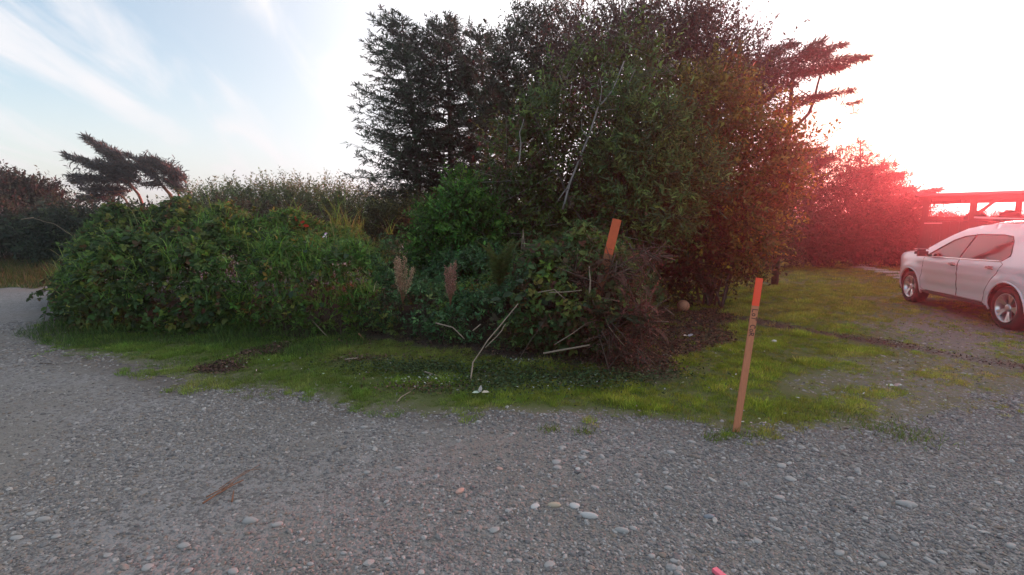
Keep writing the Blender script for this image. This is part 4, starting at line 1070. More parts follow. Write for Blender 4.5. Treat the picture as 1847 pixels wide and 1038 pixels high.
R_ = [(5.1, .0), (5.12, .95)], [(5.12, .95), (5.6, .85), (5.62, .58), (5.14, .45)], [(5.14, .45), (5.8, .02)]
allst = [list(s) for s in (*L_, *O1, *T_, *C_, *O2, *R_)]
front_c = p0 + (p1 - p0) * .80 + nrm * .0062
Vt, Ft = strokes(allst, front_c - side * .016, .036, .0055)
me = bpy.data.meshes.new('lettering'); me.from_pydata([tuple(v) for v in Vt], [], Ft); me.update()
link('lettering', me, sr, M['ink'])
stake('weathered thick board with faded orange top leaning right out of the brambles', at(1062, 600, 5.75) , at(1113, 396, 5.75), .105, .035, .70, (M['old_board'], M['old_orange']))

# ------------------------------------------------------------------ ball, post, paving slabs, pink peg
bm = bmesh.new(); bmesh.ops.create_uvsphere(bm, u_segments=28, v_segments=18, radius=.115)
bc = gp(1232, 562); bc.z = .115 + float(zg(bc.x, bc.y)) 
M['ball'] = principled('ball', (0.46, 0.20, 0.11), .7, noise_scale=30, noise_amt=.2, bump=.15)
M['dark'] = principled('dark_rubber', (0.015, 0.014, 0.014), .7)
ball = bm_obj('ball', bm, M['ball'], None, True); ball.location = bc; ball.rotation_euler = (.5, .4, .3)
tag(ball, 'weathered orange brown basketball lying on fallen leaves at the thicket edge', 'ball')
for rot in ((0, 0, 0), (math.pi / 2, 0, 0), (0, math.pi / 2, 0)):
    t_ = Tubes(); an = np.linspace(0, 2 * math.pi, 33)
    pts = np.stack([np.cos(an), np.sin(an), 0 * an], -1) * .1148
    pts = pts @ np.array(Matrix.Rotation(rot[0], 3, 'X') @ Matrix.Rotation(rot[1], 3, 'Y')).T
    t_.add(pts, .002, .002, 4)
    o = t_.build('seam', M['dark']); o.parent = ball
b = gp(1535, 474)
M['grey_wood'] = principled('grey_wood', (0.30, 0.27, 0.25), .85, noise_scale=16, noise_amt=.25, bump=.3, stretch=(4, 4, .4))
po = beam_between('fence_post', (b.x, b.y, -.05), at(1535, 437, b.y), .15, .12, M['grey_wood'], None)
tag(po, 'short weathered grey fence post in front of the hedge', 'post')
M['slab'] = principled('slab', (0.60, 0.56, 0.52), .85, noise_scale=9, noise_amt=.10, bump=.1)
slab_me = None
for i, (a, b_, w, dd) in enumerate(((1556, 484, .62, .5), (1580, 488.5, .62, .5), (1606, 493, .75, .55), (1622, 499, .6, .4), (1634, 503.5, .6, .4), (1562, 480, .6, .5))):
    c = gp(a, b_)
    bm = bmesh.new(); box_bm(bm, w, dd, .06, (0, 0, .02), .008)
    o = bm_obj('paving_slab', bm, M['slab']); o.location = (c.x, c.y, .0); o.rotation_euler = (0, 0, .25 + rng.normal() * .06)
    tag(o, ['pale paving slab in the lawn, second from the far end of the row', 'pale paving slab in the lawn, third from the far end of the row', 'widest pale paving slab, in the middle of the row towards the car', 'pale paving slab just left of the car front wheel', 'pale paving slab half hidden by the car front wheel', 'farthest pale paving slab of the row below the hedge'][i], 'paving slab', 'paving slabs in the lawn')
M['pink'] = principled('pink_paint', (0.85, 0.16, 0.22), .6)
pk0, pk1 = gp(1288, 1027, .012), gp(1330, 1062, .012)
o = beam_between('painted_peg', pk0, pk1, .03, .02, M['pink'], None, Vector((0, 0, 1)))
tag(o, 'fluorescent pink painted wooden peg lying on the gravel at the bottom of the view', 'peg')

# ------------------------------------------------------------------ sticks and litter
def stick(lab, pts, r0, r1, m='dead_wood', grp=None, name='stick'):
    tb = Tubes(); pts = [npv(p) for p in pts]
    path = np.vstack([bend(pts[i], pts[i + 1], 4, .02)[(0 if i == 0 else 1):] for i in range(len(pts) - 1)])
    tb.add(path, r0, r1, 6)
    return tag(tb.build(name, M[m]), lab, 'stick', grp)
A = at
stick('long thin bare stem leaning from the bank down to the grass', [gp(848, 690), A(853, 655, 4.95), A(880, 615, 5.05), A(935, 548, 5.4)], .009, .006)
stick('second thin stem crossing beside the long leaning one', [A(875, 628, 5.05), A(905, 595, 5.15), A(912, 585, 5.2)], .006, .004)
stick('pale straight cut stick lying at the foot of the tangled bramble', [A(980, 638, 5.28), A(1063, 622, 5.25)], .012, .011)
stick('pale curved stick hanging in the dark face of the nettles', [A(786, 583, 5.95), A(818, 592, 5.9), A(838, 612, 5.85)], .010, .008)
stick('short pale broken stick right of the curved one', [A(853, 597, 5.7), A(867, 585, 5.75)], .009, .009)
stick('short bent orange brown stick standing at the foot of the bank', [A(647, 602, 6.5), A(655, 610, 6.48), A(658, 625, 6.42)], .012, .009, 'brown_wood')
stick('grey stem leaning out of the bank above the bent stick', [A(562, 577, 6.75), A(595, 613, 6.6)], .008, .006)
stick('thin upright brown stem at the foot of the bank', [A(614, 560, 6.8), A(612, 614, 6.65)], .007, .006, 'cane')
stick('bleached stick lying on the grass below the nettles', [gp(766, 671, .03), gp(796, 682, .012)], .010, .009)
stick('bent pale twig lying on the bare patch', [gp(715, 726, .01), gp(724, 716, .03), gp(740, 707, .012)], .006, .004)
stick('bleached splinter lying on the small mulch heap', [gp(622, 649, .04), gp(645, 646, .05)], .012, .010)
stick('white peeled stem standing against the leaning board', [A(1063, 530, 5.3), A(1065, 508, 5.3), A(1062, 480, 5.35)], .010, .006)
stick('thin crooked dead branch lying across the face of the tangle', [A(970, 528, 5.35), A(1000, 523, 5.3), A(1020, 540, 5.25)], .006, .004)
stick('forked thin dead branch beside the crooked one', [A(990, 528, 5.3), A(1030, 526, 5.3), A(1050, 524, 5.3)], .006, .004)
stick('thin dead stem slanting up out of the lower right tangle', [A(1000, 622, 5.3), A(1035, 600, 5.3), A(1075, 570, 5.35)], .006, .004)
stick('dead stem sloping down to the right beside the withered fern', [A(1088, 560, 5.3), A(1098, 590, 5.25), A(1125, 625, 5.2)], .006, .004)
stick('thin dead stem crossing the dark hollow left of the tangle', [A(935, 650, 5.3), A(960, 612, 5.3), A(985, 575, 5.4)], .005, .004, 'cane')
stick('pale dry stalk bent over in front of the left bramble', [A(368, 555, 7.2), A(385, 570, 7.15), A(397, 592, 7.1)], .006, .003)
stick('pale thin stalk lying level in the left bramble', [A(398, 553, 7.2), A(430, 557, 7.15)], .007, .004)
stick('thin twig lying on the gravel near the left edge of the grass', [gp(72, 655, .01), gp(96, 658, .01)], .006, .005, 'cane')
stick('bare thin stem rising in front of the green shrub', [A(940, 455, 6.4), A(943, 415, 6.45), A(950, 470, 6.3)], .005, .004)
stick('straight dead stick lying on the leaf litter right of the ball', [gp(1255, 553, .02), gp(1290, 560, .02)], .010, .007)
stick('pale dead stick leaning in the leaf litter left of the ball', [gp(1217, 570, .02), A(1198, 555, 8.0)], .010, .007)
# dead brown frond on the gravel
c0 = gp(366, 908)
r_ = plant('dead_branch', 'dead brown twiggy branch lying on the gravel in the foreground', 'branch', c0)
for nm, pts, r0 in (('stem', [(366, 908), (400, 885), (440, 866)], .006), ('stem', [(372, 897), (395, 885), (420, 872)], .004), ('twig', [(400, 885), (430, 862), (468, 838)], .003), ('twig', [(418, 905), (421, 887)], .006), ('twig', [(395, 882), (445, 850), (472, 845)], .0025)):
    tb = Tubes(); ps = [npv(gp(a, b, .012)) for a, b in pts]
    tb.add(np.vstack([bend(ps[i], ps[i + 1], 4, .03)[(0 if i == 0 else 1):] for i in range(len(ps) - 1)]), r0, r0 * .6, 5)
    tb.build(nm, M['brown_wood'], r_)
# leaf litter, mulch and small white petals
lt = Leaves()
def litter(x, y, sz, cols, zz=.012, pile=0.0, wts=None):
    n = len(x)
    lt.add(np.stack([x, y, zg(x, y) + zz + rng.uniform(0, .02 + pile, n)], -1), rdir(n) * np.array([1, 1, .35]), rng.normal(size=(n, 3)) * .45 + np.array([0, 0, 1]), sz * rng.uniform(.5, 1.3, n), sz * .55, palette(n, cols, wts, .35))
x, y = scatter(60000, 0.8, 5, 5.0, 10.0)
k = (slit(x, y) > -0.1) & (rng.uniform(size=len(x)) < .5)
litter(x[k], y[k], .045, [(0.12, 0.06, 0.035), (0.08, 0.042, 0.03), (0.17, 0.095, 0.05), (0.055, 0.05, 0.028)], pile=.02)
x, y = scatter(80000, 2, 11, 4.5, 9.5)
k = (srut(x, y) > 0.02) & (rng.uniform(size=len(x)) < .55)
litter(x[k], y[k], .03, [(0.08, 0.05, 0.04), (0.055, 0.036, 0.028), (0.13, 0.085, 0.06)])
MULCH = G([(375, 672), (430, 655), (470, 640), (515, 628)])
x, y = scatter(60000, -5, -1.5, 4.8, 7.2)
md_ = poly_dist(x, y, MULCH, False) / (.20 + .16 * field(x, y, 4, 3))
k = (rng.uniform(size=len(x)) < np.clip(1.15 - md_, 0, .8)) & (md_ > 0)
litter(x[k], y[k], .036, [(0.10, 0.055, 0.042), (0.07, 0.04, 0.03), (0.14, 0.085, 0.06)], pile=.012)
for (a, b_, s_, n) in ((660, 650, .22, 500), (770, 700, .3, 300), (860, 640, .5, 500), (1000, 665, .8, 500), (1130, 650, .35, 1200), (1180, 620, .3, 900), (700, 620, .6, 400)):
    c = gp(a, b_); litter(c.x + rng.normal(size=n) * s_, c.y + rng.normal(size=n) * s_ * .35, .035, [(0.10, 0.055, 0.04), (0.07, 0.04, 0.03), (0.14, 0.09, 0.06)], pile=.015)
x, y = scatter(30000, -8, 2.5, 5.0, 9.0)
k = (sdf(x, y, FOOTP) > 0) & (sdf(x, y, FOOTP) < .9) & (rng.uniform(size=len(x)) < .6)
litter(x[k], y[k], .04, [(0.075, 0.045, 0.032), (0.05, 0.034, 0.026), (0.10, 0.065, 0.045), (0.04, 0.055, 0.026)], pile=.03)
# small creeping leaves in the shaded strip before the tangle
c = [gp(a, b_) for a, b_ in ((700, 665), (780, 668), (860, 665), (940, 680), (1020, 690), (1080, 690), (900, 700), (1140, 680))]
for cc_ in c:
    n = 900; litter(cc_.x + rng.normal(size=n) * .4, cc_.y + rng.normal(size=n) * .16, .035, [(0.045, 0.075, 0.025), (0.03, 0.055, 0.022), (0.06, 0.09, 0.03)], pile=.04)
for (a, b_, s_, n) in ((940, 655, .12, 60), (850, 690, .5, 60), (760, 690, .2, 40), (1000, 690, .3, 40), (660, 680, .6, 40), (1110, 672, .35, 25), (1250, 640, .4, 20), (1380, 775, .1, 30), (480, 660, .3, 18), (1200, 690, .5, 26), (1560, 720, .8, 30)):
    c = gp(a, b_); litter(c.x + rng.normal(size=n) * s_, c.y + rng.normal(size=n) * s_ * .4, .03, [(0.5, 0.48, 0.45), (0.38, 0.36, 0.34), (0.3, 0.33, 0.28)], zz=.03)
x, y = scatter(9000, -4, 11, 3.6, 14)
k = (lawn_mask(x, y) > -.15) & (rng.uniform(size=len(x)) < np.where((sbare(x, y) > -.2) | (sdrive(x, y) > -.2), .95, .35)); x, y = x[k][:3600], y[k][:3600]
litter(x, y, .028, [(0.16, 0.11, 0.07), (0.10, 0.065, 0.045), (0.24, 0.2, 0.16)], zz=.025)
tag(lt.build('leaf_litter', LEAF4, M['litter']), 'fallen brown leaves, mulch and pale petals on the grass', 'leaf litter', kind='stuff')
for lab, a, b_, s in (('folded white scrap of leaf lying upright on the grass tuft', 865, 708, .075), ('small pale flat leaf lying on the lawn right of the ball', 1240, 606, .08), ('flat pale leaf on the worn lawn right of the lettered stake', 1612, 695, .06)):
    c = gp(a, b_, .04); LV = Leaves()
    LV.add(np.array([npv(c), npv(c) + [.02, 0, 0], npv(c)]), np.array([[.2, -.1, .9 if 'upright' in lab else .1], [.9, -.2, .15], [-.8, -.3, .1]]), np.array([[0, -1, .2], [0, -.4, 1], [0, -.4, 1]]), np.full(3, s), s * .5, palette(3, [(0.6, 0.58, 0.52)], None, .05))
    tag(LV.build('pale_leaf', LEAF6, M['litter']), lab, 'leaf')
def rock_mesh(seed, sub=2):
    bm = bmesh.new(); bmesh.ops.create_icosphere(bm, subdivisions=sub, radius=1.0)
    rs = np.random.default_rng(seed); a = rs.normal(size=(4, 3)); 
    for v in bm.verts:
        p = np.array(v.co); f = 1 + sum(.06 * math.sin(2.2 * float(p @ a[k]) + k) for k in range(4)); v.co = Vector(p * f)
    me = bpy.data.meshes.new('stone'); bm.to_mesh(me); bm.free()
    me.polygons.foreach_set('use_smooth', np.ones(len(me.polygons), bool)); return me
o = bpy.data.objects.new('stone', rock_mesh(5)); COL.objects.link(o); o.location = gp(1396, 617, .02); o.scale = (.045, .03, .03); o.data.materials.append(M['slab'])
tag(o, 'small white stone lying alone on the lawn right of the lettered stake', 'stone')

# ------------------------------------------------------------------ parked white SUV
M['white_paint'] = principled('white_paint', (0.74, 0.73, 0.74), 0.32, spec=.5, coat=.6)
M['glass'] = principled('tinted_glass', (0.012, 0.010, 0.012), 0.06, spec=.3)
M['trim'] = principled('black_trim', (0.02, 0.02, 0.021), .55)
M['tyre'] = principled('tyre', (0.018, 0.017, 0.017), .8, noise_scale=40, noise_amt=.2)
M['alloy'] = principled('alloy', (0.62, 0.61, 0.62), .28, metal=.85)
M['chrome'] = principled('chrome', (0.75, 0.75, 0.76), .12, metal=1.0)
M['red_lens'] = principled('red_lens', (0.35, 0.01, 0.01), .15)
M['clear_lens'] = principled('clear_lens', (0.55, 0.56, 0.58), .08)
WB2, WR, ARCH = 1.43, .362, .425
# outline of the side (x forward, z up), clockwise from the front bumper foot
PROF = [(2.34, .34), (2.40, .55), (2.38, .72), (2.30, .86), (2.18, .96), (1.95, 1.035), (1.60, 1.09), (1.25, 1.125), (1.06, 1.145), (.80, 1.30), (.45, 1.48), (.15, 1.60),
        (-.15, 1.655), (-.6, 1.685), (-1.1, 1.685), (-1.6, 1.66), (-2.0, 1.615), (-2.18, 1.585), (-2.30, 1.35), (-2.38, 1.12), (-2.42, .95), (-2.43, .62), (-2.38, .40), (-2.30, .33)]
def hw(x, z):
    """half width of the body"""
    w = np.interp(z, [.25, .36, .55, .75, .98, 1.06, 1.2, 1.4, 1.6, 1.7], [.84, .885, .905, .905, .92, .895, .845, .765, .675, .62])
    w = w - np.clip((x - 1.55) / .85, 0, 1) ** 2.2 * .26 - np.clip((-1.75 - x) / .68, 0, 1) ** 2.2 * .15
    for cx_ in (WB2, -WB2):
        r = np.hypot(x - cx_, z - WR)
        w = w + .028 * np.exp(-((r - ARCH - .04) / .085) ** 2) * (z < .95)
    w = w + .010 * np.exp(-((z - .80) / .05) ** 2) * (np.abs(x) < 1.9)        # crease under the handles
    w = w - .014 * np.exp(-((z - .50) / .08) ** 2) * (np.abs(x) < .95)         # scoop along the door bottoms
    return w
def inset_prof(dst):
    p = np.array(PROF); t = np.gradient(p, axis=0); t /= np.linalg.norm(t, axis=1)[:, None]
    return p + np.stack([t[:, 1], -t[:, 0]], -1) * dst      # inward for this order
def dense(pl, step=.06, closed=True):
    out_ = []
    m = len(pl)
    for i in range(m if closed else m - 1):
        a, b = np.array(pl[i]), np.array(pl[(i + 1) % m]); k = max(1, int(np.linalg.norm(b - a) / step))
        out_ += [tuple(a + (b - a) * j / k) for j in range(k)]
    return out_
def arcp(cx_, cz_, r, a0, a1, n=18):
    return [(cx_ + r * math.cos(R(a0 + (a1 - a0) * i / n)), cz_ + r * math.sin(R(a0 + (a1 - a0) * i / n))) for i in range(n + 1)]
inn = [tuple(v) for v in inset_prof(.05)]
inn[0] = (2.30, .33); inn[-1] = (-2.26, .33)
outline = dense(inn)
arches = [dense(arcp(cx_, WR, ARCH, -14, 194, 26), .05) for cx_ in (WB2, -WB2)]
WIN = [(.93, 1.075), (.60, 1.27), (.33, 1.425), (.08, 1.505), (-.30, 1.545), (-.85, 1.545), (-1.08, 1.52), (-1.17, 1.44), (-1.28, 1.26), (-1.30, 1.20), (-1.18, 1.115), (-.4, 1.095)]
QUART = [(-1.52, 1.49), (-1.95, 1.47), (-2.10, 1.42), (-2.10, 1.27), (-1.85, 1.22), (-1.70, 1.24)]
FD = [(.97, .40), (1.0, .62), (.965, 1.05), (-.135, 1.07), (-.135, .38), (.9, .36)]
RD = [(-.15, .38), (-.15, 1.072), (-1.17, 1.095), (-1.24, 1.06), (-1.16, .90), (-1.01, .74), (-.90, .55), (-.87, .38)]
ROCK = [(.98, .335), (.98, .39), (-.86, .365), (-.98, .335)]
polys = [outline, *arches, dense(WIN), dense(QUART), dense(FD), dense(RD)]
vs2, fs2 = [], []
for pl in polys:
    b0 = len(vs2); vs2 += [Vector(p) for p in pl]; fs2.append(list(range(b0, len(vs2))))
gx_, gz_ = np.meshgrid(np.arange(-2.4, 2.4, .065), np.arange(.34, 1.66, .05))
pin = in_poly(gx_.ravel(), gz_.ravel(), outline) & (poly_dist(gx_.ravel(), gz_.ravel(), outline) > .03)
vs2 += [Vector((a, b)) for a, b in zip(gx_.ravel()[pin], gz_.ravel()[pin])]
rv, re_, rf, ov, oe, of = geometry.delaunay_2d_cdt(vs2, [], fs2, 1, 1e-4, True)
rv = np.array([(v.x, v.y) for v in rv])
parts = {'body': [], 'window': [], 'quarter_window': [], 'front_door': [], 'rear_door': []}
for f, o_ in zip(rf, of):
    c = rv[list(f)].mean(0)
    def inside(pl): return bool(in_poly(np.array([c[0]]), np.array([c[1]]), pl)[0])
    if np.hypot(c[0] - WB2, c[1] - WR) < ARCH or np.hypot(c[0] + WB2, c[1] - WR) < ARCH: continue
    if not inside(outline): continue
    if inside(WIN): parts['window'].append(f)
    elif inside(QUART): parts['quarter_window'].append(f)
    elif inside(FD): parts['front_door'].append(f)
    elif inside(RD): parts['rear_door'].append(f)
    else: parts['body'].append(f)
def side_mesh(name, fl, sgn, off=0.0):
    idx = sorted({i for f in fl for i in f}); mp_ = {i: k for k, i in enumerate(idx)}
    p = rv[idx]; yv = (hw(p[:, 0], p[:, 1]) + off) * sgn
    me = bpy.data.meshes.new(name)
    F_ = []
    for f in fl:
        g = [mp_[i] for i in f]
        a, b, c = rv[f[0]], rv[f[1]], rv[f[2]]
        ccw = (b[0] - a[0]) * (c[1] - a[1]) - (b[1] - a[1]) * (c[0] - a[0]) > 0
        if ccw == (sgn > 0): g = g[::-1]
        F_.append(g)
    me.from_pydata([(a, b, c) for (a, c), b in zip(p, yv)], [], F_)
    me.polygons.foreach_set('use_smooth', np.ones(len(F_), bool)); me.update(); return me
rear_c = gp(1808, 595); HEAD = R(16.2)
car_fwd = Vector((math.sin(HEAD), math.cos(HEAD), 0)); car_left = Vector((-math.cos(HEAD), math.sin(HEAD), 0))
car_o = Vector((rear_c.x, rear_c.y, 0)) - car_left * .90 + car_fwd * WB2
car = empty('parked_car', (0, 0, 0), 'white five door SUV with alloy wheels parked at the right edge of the lawn', 'car')
def cpart(name, me, m, parent=None):
    if not me.materials: me.materials.append(m)
    o = bpy.data.objects.new(name, me); COL.objects.link(o); o.parent = parent or car; return o
# body: both sides plus the skin over bonnet, roof, tail and bumpers as one mesh
bmB = bmesh.new()
for sgn in (1, -1):
    me = side_mesh('tmp', parts['body'], sgn); bmB.from_mesh(me); bpy.data.meshes.remove(me)
pp_ = np.array(dense(PROF, .07, False) + [PROF[-1]])
tt = np.gradient(pp_, axis=0); tt /= np.linalg.norm(tt, axis=1)[:, None]
nn_ = np.stack([tt[:, 1], -tt[:, 0]], -1)
SECT = [(1.0, .05), (.985, .024), (.955, .008), (.90, 0.0), (.6, -.014), (.3, -.022), (0, -.024)]
SECT = SECT + [(-a, b) for a, b in SECT[-2::-1]]
rows = []
for (x_0, z_0), n_ in zip(pp_, nn_):
    ix, iz = x_0 + n_[0] * .05, z_0 + n_[1] * .05
    w = float(hw(np.array([ix]), np.array([max(iz, .33)]))[0])
    rows.append([(x_0 + n_[0] * b, a * w, max(z_0 + n_[1] * b, .30)) for a, b in SECT])
skin = {'body': [], 'windscreen': [], 'rear_window': []}
for i in range(len(rows) - 1):
    xm, zm = (pp_[i] + pp_[i + 1]) / 2
    for j in range(len(SECT) - 1):
        am = abs(SECT[j][0] + SECT[j + 1][0]) / 2
        key = 'body'
        if am < .93 and .17 < xm < 1.03 and zm > 1.15: key = 'windscreen'
        if am < .93 and xm < -2.19 and zm > 1.13: key = 'rear_window'
        skin[key].append((rows[i][j], rows[i + 1][j], rows[i + 1][j + 1], rows[i][j + 1]))
def add_quads(bm, quads):
    for q_ in quads:
        try: bm.faces.new([bm.verts.new(p) for p in q_])
        except ValueError: pass
add_quads(bmB, skin['body'])
# floor pan closes it
fl = [(2.25, .6, .33), (2.25, -.6, .33), (-2.25, -.72, .33), (-2.25, .72, .33)]
bmB.faces.new([bmB.verts.new(p) for p in fl])
bmesh.ops.remove_doubles(bmB, verts=bmB.verts, dist=.002)
bmesh.ops.recalc_face_normals(bmB, faces=bmB.faces)
meB = bpy.data.meshes.new('body'); bmB.to_mesh(meB); bmB.free()
meB.polygons.foreach_set('use_smooth', np.ones(len(meB.polygons), bool))
body = cpart('body', meB, M['white_paint'])
for key in ('windscreen', 'rear_window'):
    bm = bmesh.new(); add_quads(bm, skin[key]); bmesh.ops.remove_doubles(bm, verts=bm.verts, dist=.002); bmesh.ops.recalc_face_normals(bm, faces=bm.faces)
    me = bpy.data.meshes.new(key); bm.to_mesh(me); bm.free(); me.polygons.foreach_set('use_smooth', np.ones(len(me.polygons), bool)); cpart(key, me, M['glass'])
def outline_tube(name, pl, sgn, r, m, parent=None, off=.002, closed=True):
    d_ = dense(pl, .05, closed) + ([pl[0]] if closed else [pl[-1]])
    p = np.array(d_); pts = np.stack([p[:, 0], (hw(p[:, 0], p[:, 1]) + off) * sgn, p[:, 1]], -1)
    tb = Tubes().add(pts, r, r, 5); o = tb.build(name, M[m]); o.parent = parent or car; return o
def cbox(name, size, c, m, parent=None, bev=.01, rot=None):
    bm = bmesh.new(); box_bm(bm, *size, (0, 0, 0), bev)
    if rot: bm.transform(Matrix.Rotation(rot[0], 4, rot[1]))
    bm.transform(Matrix.Translation(c))
    me = bpy.data.meshes.new(name); bm.to_mesh(me); bm.free(); return cpart(name, me, M[m], parent)
for sgn in (1, -1):
    dr = []
    for nm in ('front_door', 'rear_door'):
        o = cpart(nm, side_mesh(nm, parts[nm], sgn, .002), M['white_paint']); dr.append(o)
        outline_tube('seam', FD if nm == 'front_door' else RD, sgn, .0045, 'trim', o, off=.0005)
    cpart('side_window', side_mesh('side_window', parts['window'], sgn, -.006), M['glass'])
    cpart('quarter_window', side_mesh('quarter_window', parts['quarter_window'], sgn, -.006), M['glass'])
    outline_tube('window_trim', WIN, sgn, .008, 'chrome' if False else 'trim')
    outline_tube('belt_trim', [(.95, 1.068), (-.4, 1.088), (-1.18, 1.108)], sgn, .009, 'chrome', closed=False, off=.004)
    outline_tube('window_trim', QUART, sgn, .008, 'trim')
    for cx_ in (WB2, -WB2):
        outline_tube('wheel_arch', arcp(cx_, WR, ARCH - .004, -12, 192, 30), sgn, .016, 'white_paint', closed=False, off=.004)
    # pillar between the doors
    p = [(-.10, 1.10), (-.19, 1.54)]
    outline_tube('door_pillar', p, sgn, .030, 'trim', closed=False, off=-.026)
    cbox('sill', (1.95, .07, .07), (.03, .875 * sgn, .335), 'trim', bev=.02)
    for (hx, hz, d_) in ((-.02, .975, dr[0]), (-1.02, .99, dr[1])):
        y = float(hw(np.array([hx]), np.array([hz]))[0])
        cbox('door_handle', (.20, .035, .034), (hx, (y + .022) * sgn, hz), 'chrome', d_, .012)
        cbox('door_handle_recess', (.13, .01, .06), (hx + .01, (y - .001) * sgn, hz - .008), 'trim', d_, .004)
    # mirror
    mo = cbox('wing_mirror', (.13, .22, .15), (.83, 1.03 * sgn, 1.145), 'trim', bev=.045)
    cbox('mirror_cap', (.125, .205, .02), (.833, 1.03 * sgn, 1.222), 'chrome', mo, .008)
    cbox('mirror_arm', (.06, .10, .04), (.85, .90 * sgn, 1.095), 'trim', mo, .012)
    # roof rail
    tb = Tubes(); xs_ = np.linspace(-.25, -2.0, 14)
    zr = np.interp(xs_, [-2.0, -1.6, -1.1, -.6, -.25], [1.625, 1.665, 1.69, 1.69, 1.665]) + .075 * np.sqrt(np.clip(np.sin(np.pi * np.linspace(0, 1, 14)), 0, 1))
    tb.add(np.stack([xs_, np.full(14, .60 * sgn), zr], -1), .016, .016, 6)
    rl = tb.build('roof_rail', M['chrome']); rl.parent = car
    for xx in (-.55, -1.1, -1.65):
        cbox('rail_foot', (.08, .035, .09), (xx, .60 * sgn, 1.705), 'trim', rl, .008)
    cbox('headlight', (.30, .26, .17), (2.20, .63 * sgn, .83), 'clear_lens', bev=.05, rot=(-.35 * sgn, 'Z'))
    cbox('tail_light', (.12, .24, .30), (-2.34, .70 * sgn, 1.0), 'red_lens', bev=.04, rot=(.2 * sgn, 'Z'))
cbox('grille', (.06, 1.1, .26), (2.40, 0, .62), 'trim', bev=.02)
cbox('number_plate', (.02, .36, .17), (-2.45, 0, .78), 'clear_lens', bev=.005)
cbox('rear_bumper', (.10, 1.55, .20), (-2.42, 0, .42), 'trim', bev=.03)
# wheels
def lathe(prof, seg=48):
    V_, F_ = [], []
    for i, (r, y) in enumerate(prof):
        for j in range(seg):
            a = 2 * math.pi * j / seg; V_.append((r * math.cos(a), y, r * math.sin(a)))
    for i in range(len(prof) - 1):
        for j in range(seg):
            F_.append((i * seg + j, i * seg + (j + 1) % seg, (i + 1) * seg + (j + 1) % seg, (i + 1) * seg + j))
    me = bpy.data.meshes.new('lathe'); me.from_pydata(V_, [], F_); me.polygons.foreach_set('use_smooth', np.ones(len(F_), bool)); me.update(); return me
# outer face towards +y
tyre_me = lathe([(.232, -.11), (.30, -.118), (.345, -.10), (.362, -.07), (.362, .07), (.345, .10), (.30, .118), (.236, .108), (.228, .09)])
barrel_me = lathe([(.234, .106), (.238, .112), (.232, .116), (.222, .108), (.205, .02), (.20, -.10)])
disc_me = lathe([(.20, -.02), (.16, -.015), (.02, -.01), (.001, -.01)])
def spoke_mesh():
    bm = bmesh.new()
    for k in range(5):
        for off in (-.17, .17):
            a = 2 * math.pi * k / 5 + math.pi / 2 + .25
            vs_ = []
            for (r, wdt, y) in ((.045, .020, .072), (.13, .019, .090), (.225, .026, .104)):
                aa = a + off * (r / .225) * 1.05
                c = Vector((math.cos(aa) * r, y, math.sin(aa) * r)); t_ = Vector((-math.sin(aa), 0, math.cos(aa)))
                vs_.append((c - t_ * wdt, c + t_ * wdt))
            lv = []
            for (p, q_) in vs_:
                lv.append([bm.verts.new(p), bm.verts.new(q_), bm.verts.new(q_ - Vector((0, .035, 0))), bm.verts.new(p - Vector((0, .035, 0)))])
            for a_, b_ in zip(lv[:-1], lv[1:]):
                for e in range(4): bm.faces.new((a_[e], a_[(e + 1) % 4], b_[(e + 1) % 4], b_[e]))
            bm.faces.new(lv[-1]); bm.faces.new(lv[0][::-1])
    bmesh.ops.recalc_face_normals(bm, faces=bm.faces)
    me = bpy.data.meshes.new('spokes'); bm.to_mesh(me); bm.free(); return me
sp_me = spoke_mesh()
cap_me = lathe([(.062, .07), (.06, .084), (.045, .09), (.02, .092), (.001, .092)], 24)
for me_, m_ in ((tyre_me, 'tyre'), (barrel_me, 'alloy'), (disc_me, 'trim'), (sp_me, 'alloy'), (cap_me, 'alloy')): me_.materials.append(M[m_])
well_me = None
for cx_ in (WB2, -WB2):
    for sgn in (1, -1):
        w = bpy.data.objects.new('wheel', tyre_me); COL.objects.link(w); w.parent = car
        w.location = (cx_, .79 * sgn, WR); w.rotation_euler = (0, rng.uniform(0, 6), 0 if sgn > 0 else math.pi)
        for nm, me_ in (('rim', barrel_me), ('brake_disc', disc_me), ('spokes', sp_me), ('hub_cap', cap_me)):
            o = bpy.data.objects.new(nm, me_); COL.objects.link(o); o.parent = w
        # inside of the wheel house
        V_, F_ = [], []
        for i, a in enumerate(np.linspace(R(-12), R(192), 18)):
            for yy in (.895, .45):
                V_.append((cx_ + (ARCH - .005) * math.cos(a), yy * sgn, WR + (ARCH - .005) * math.sin(a)))
        V_ += [(cx_, .45 * sgn, WR)]
        for i in range(17):
            F_ += [(2 * i, 2 * i + 1, 2 * i + 3, 2 * i + 2), (2 * i + 1, 36, 2 * i + 3)]
        me = bpy.data.meshes.new('wheel_housing'); me.from_pydata(V_, [], F_); cpart('wheel_housing', me, M['trim'])
car.location = (car_o.x, car_o.y, float(zg(car_o.x, car_o.y)) * 0)
car.rotation_euler = (0, 0, math.pi / 2 - HEAD)
car.scale = (1, 1, .955)

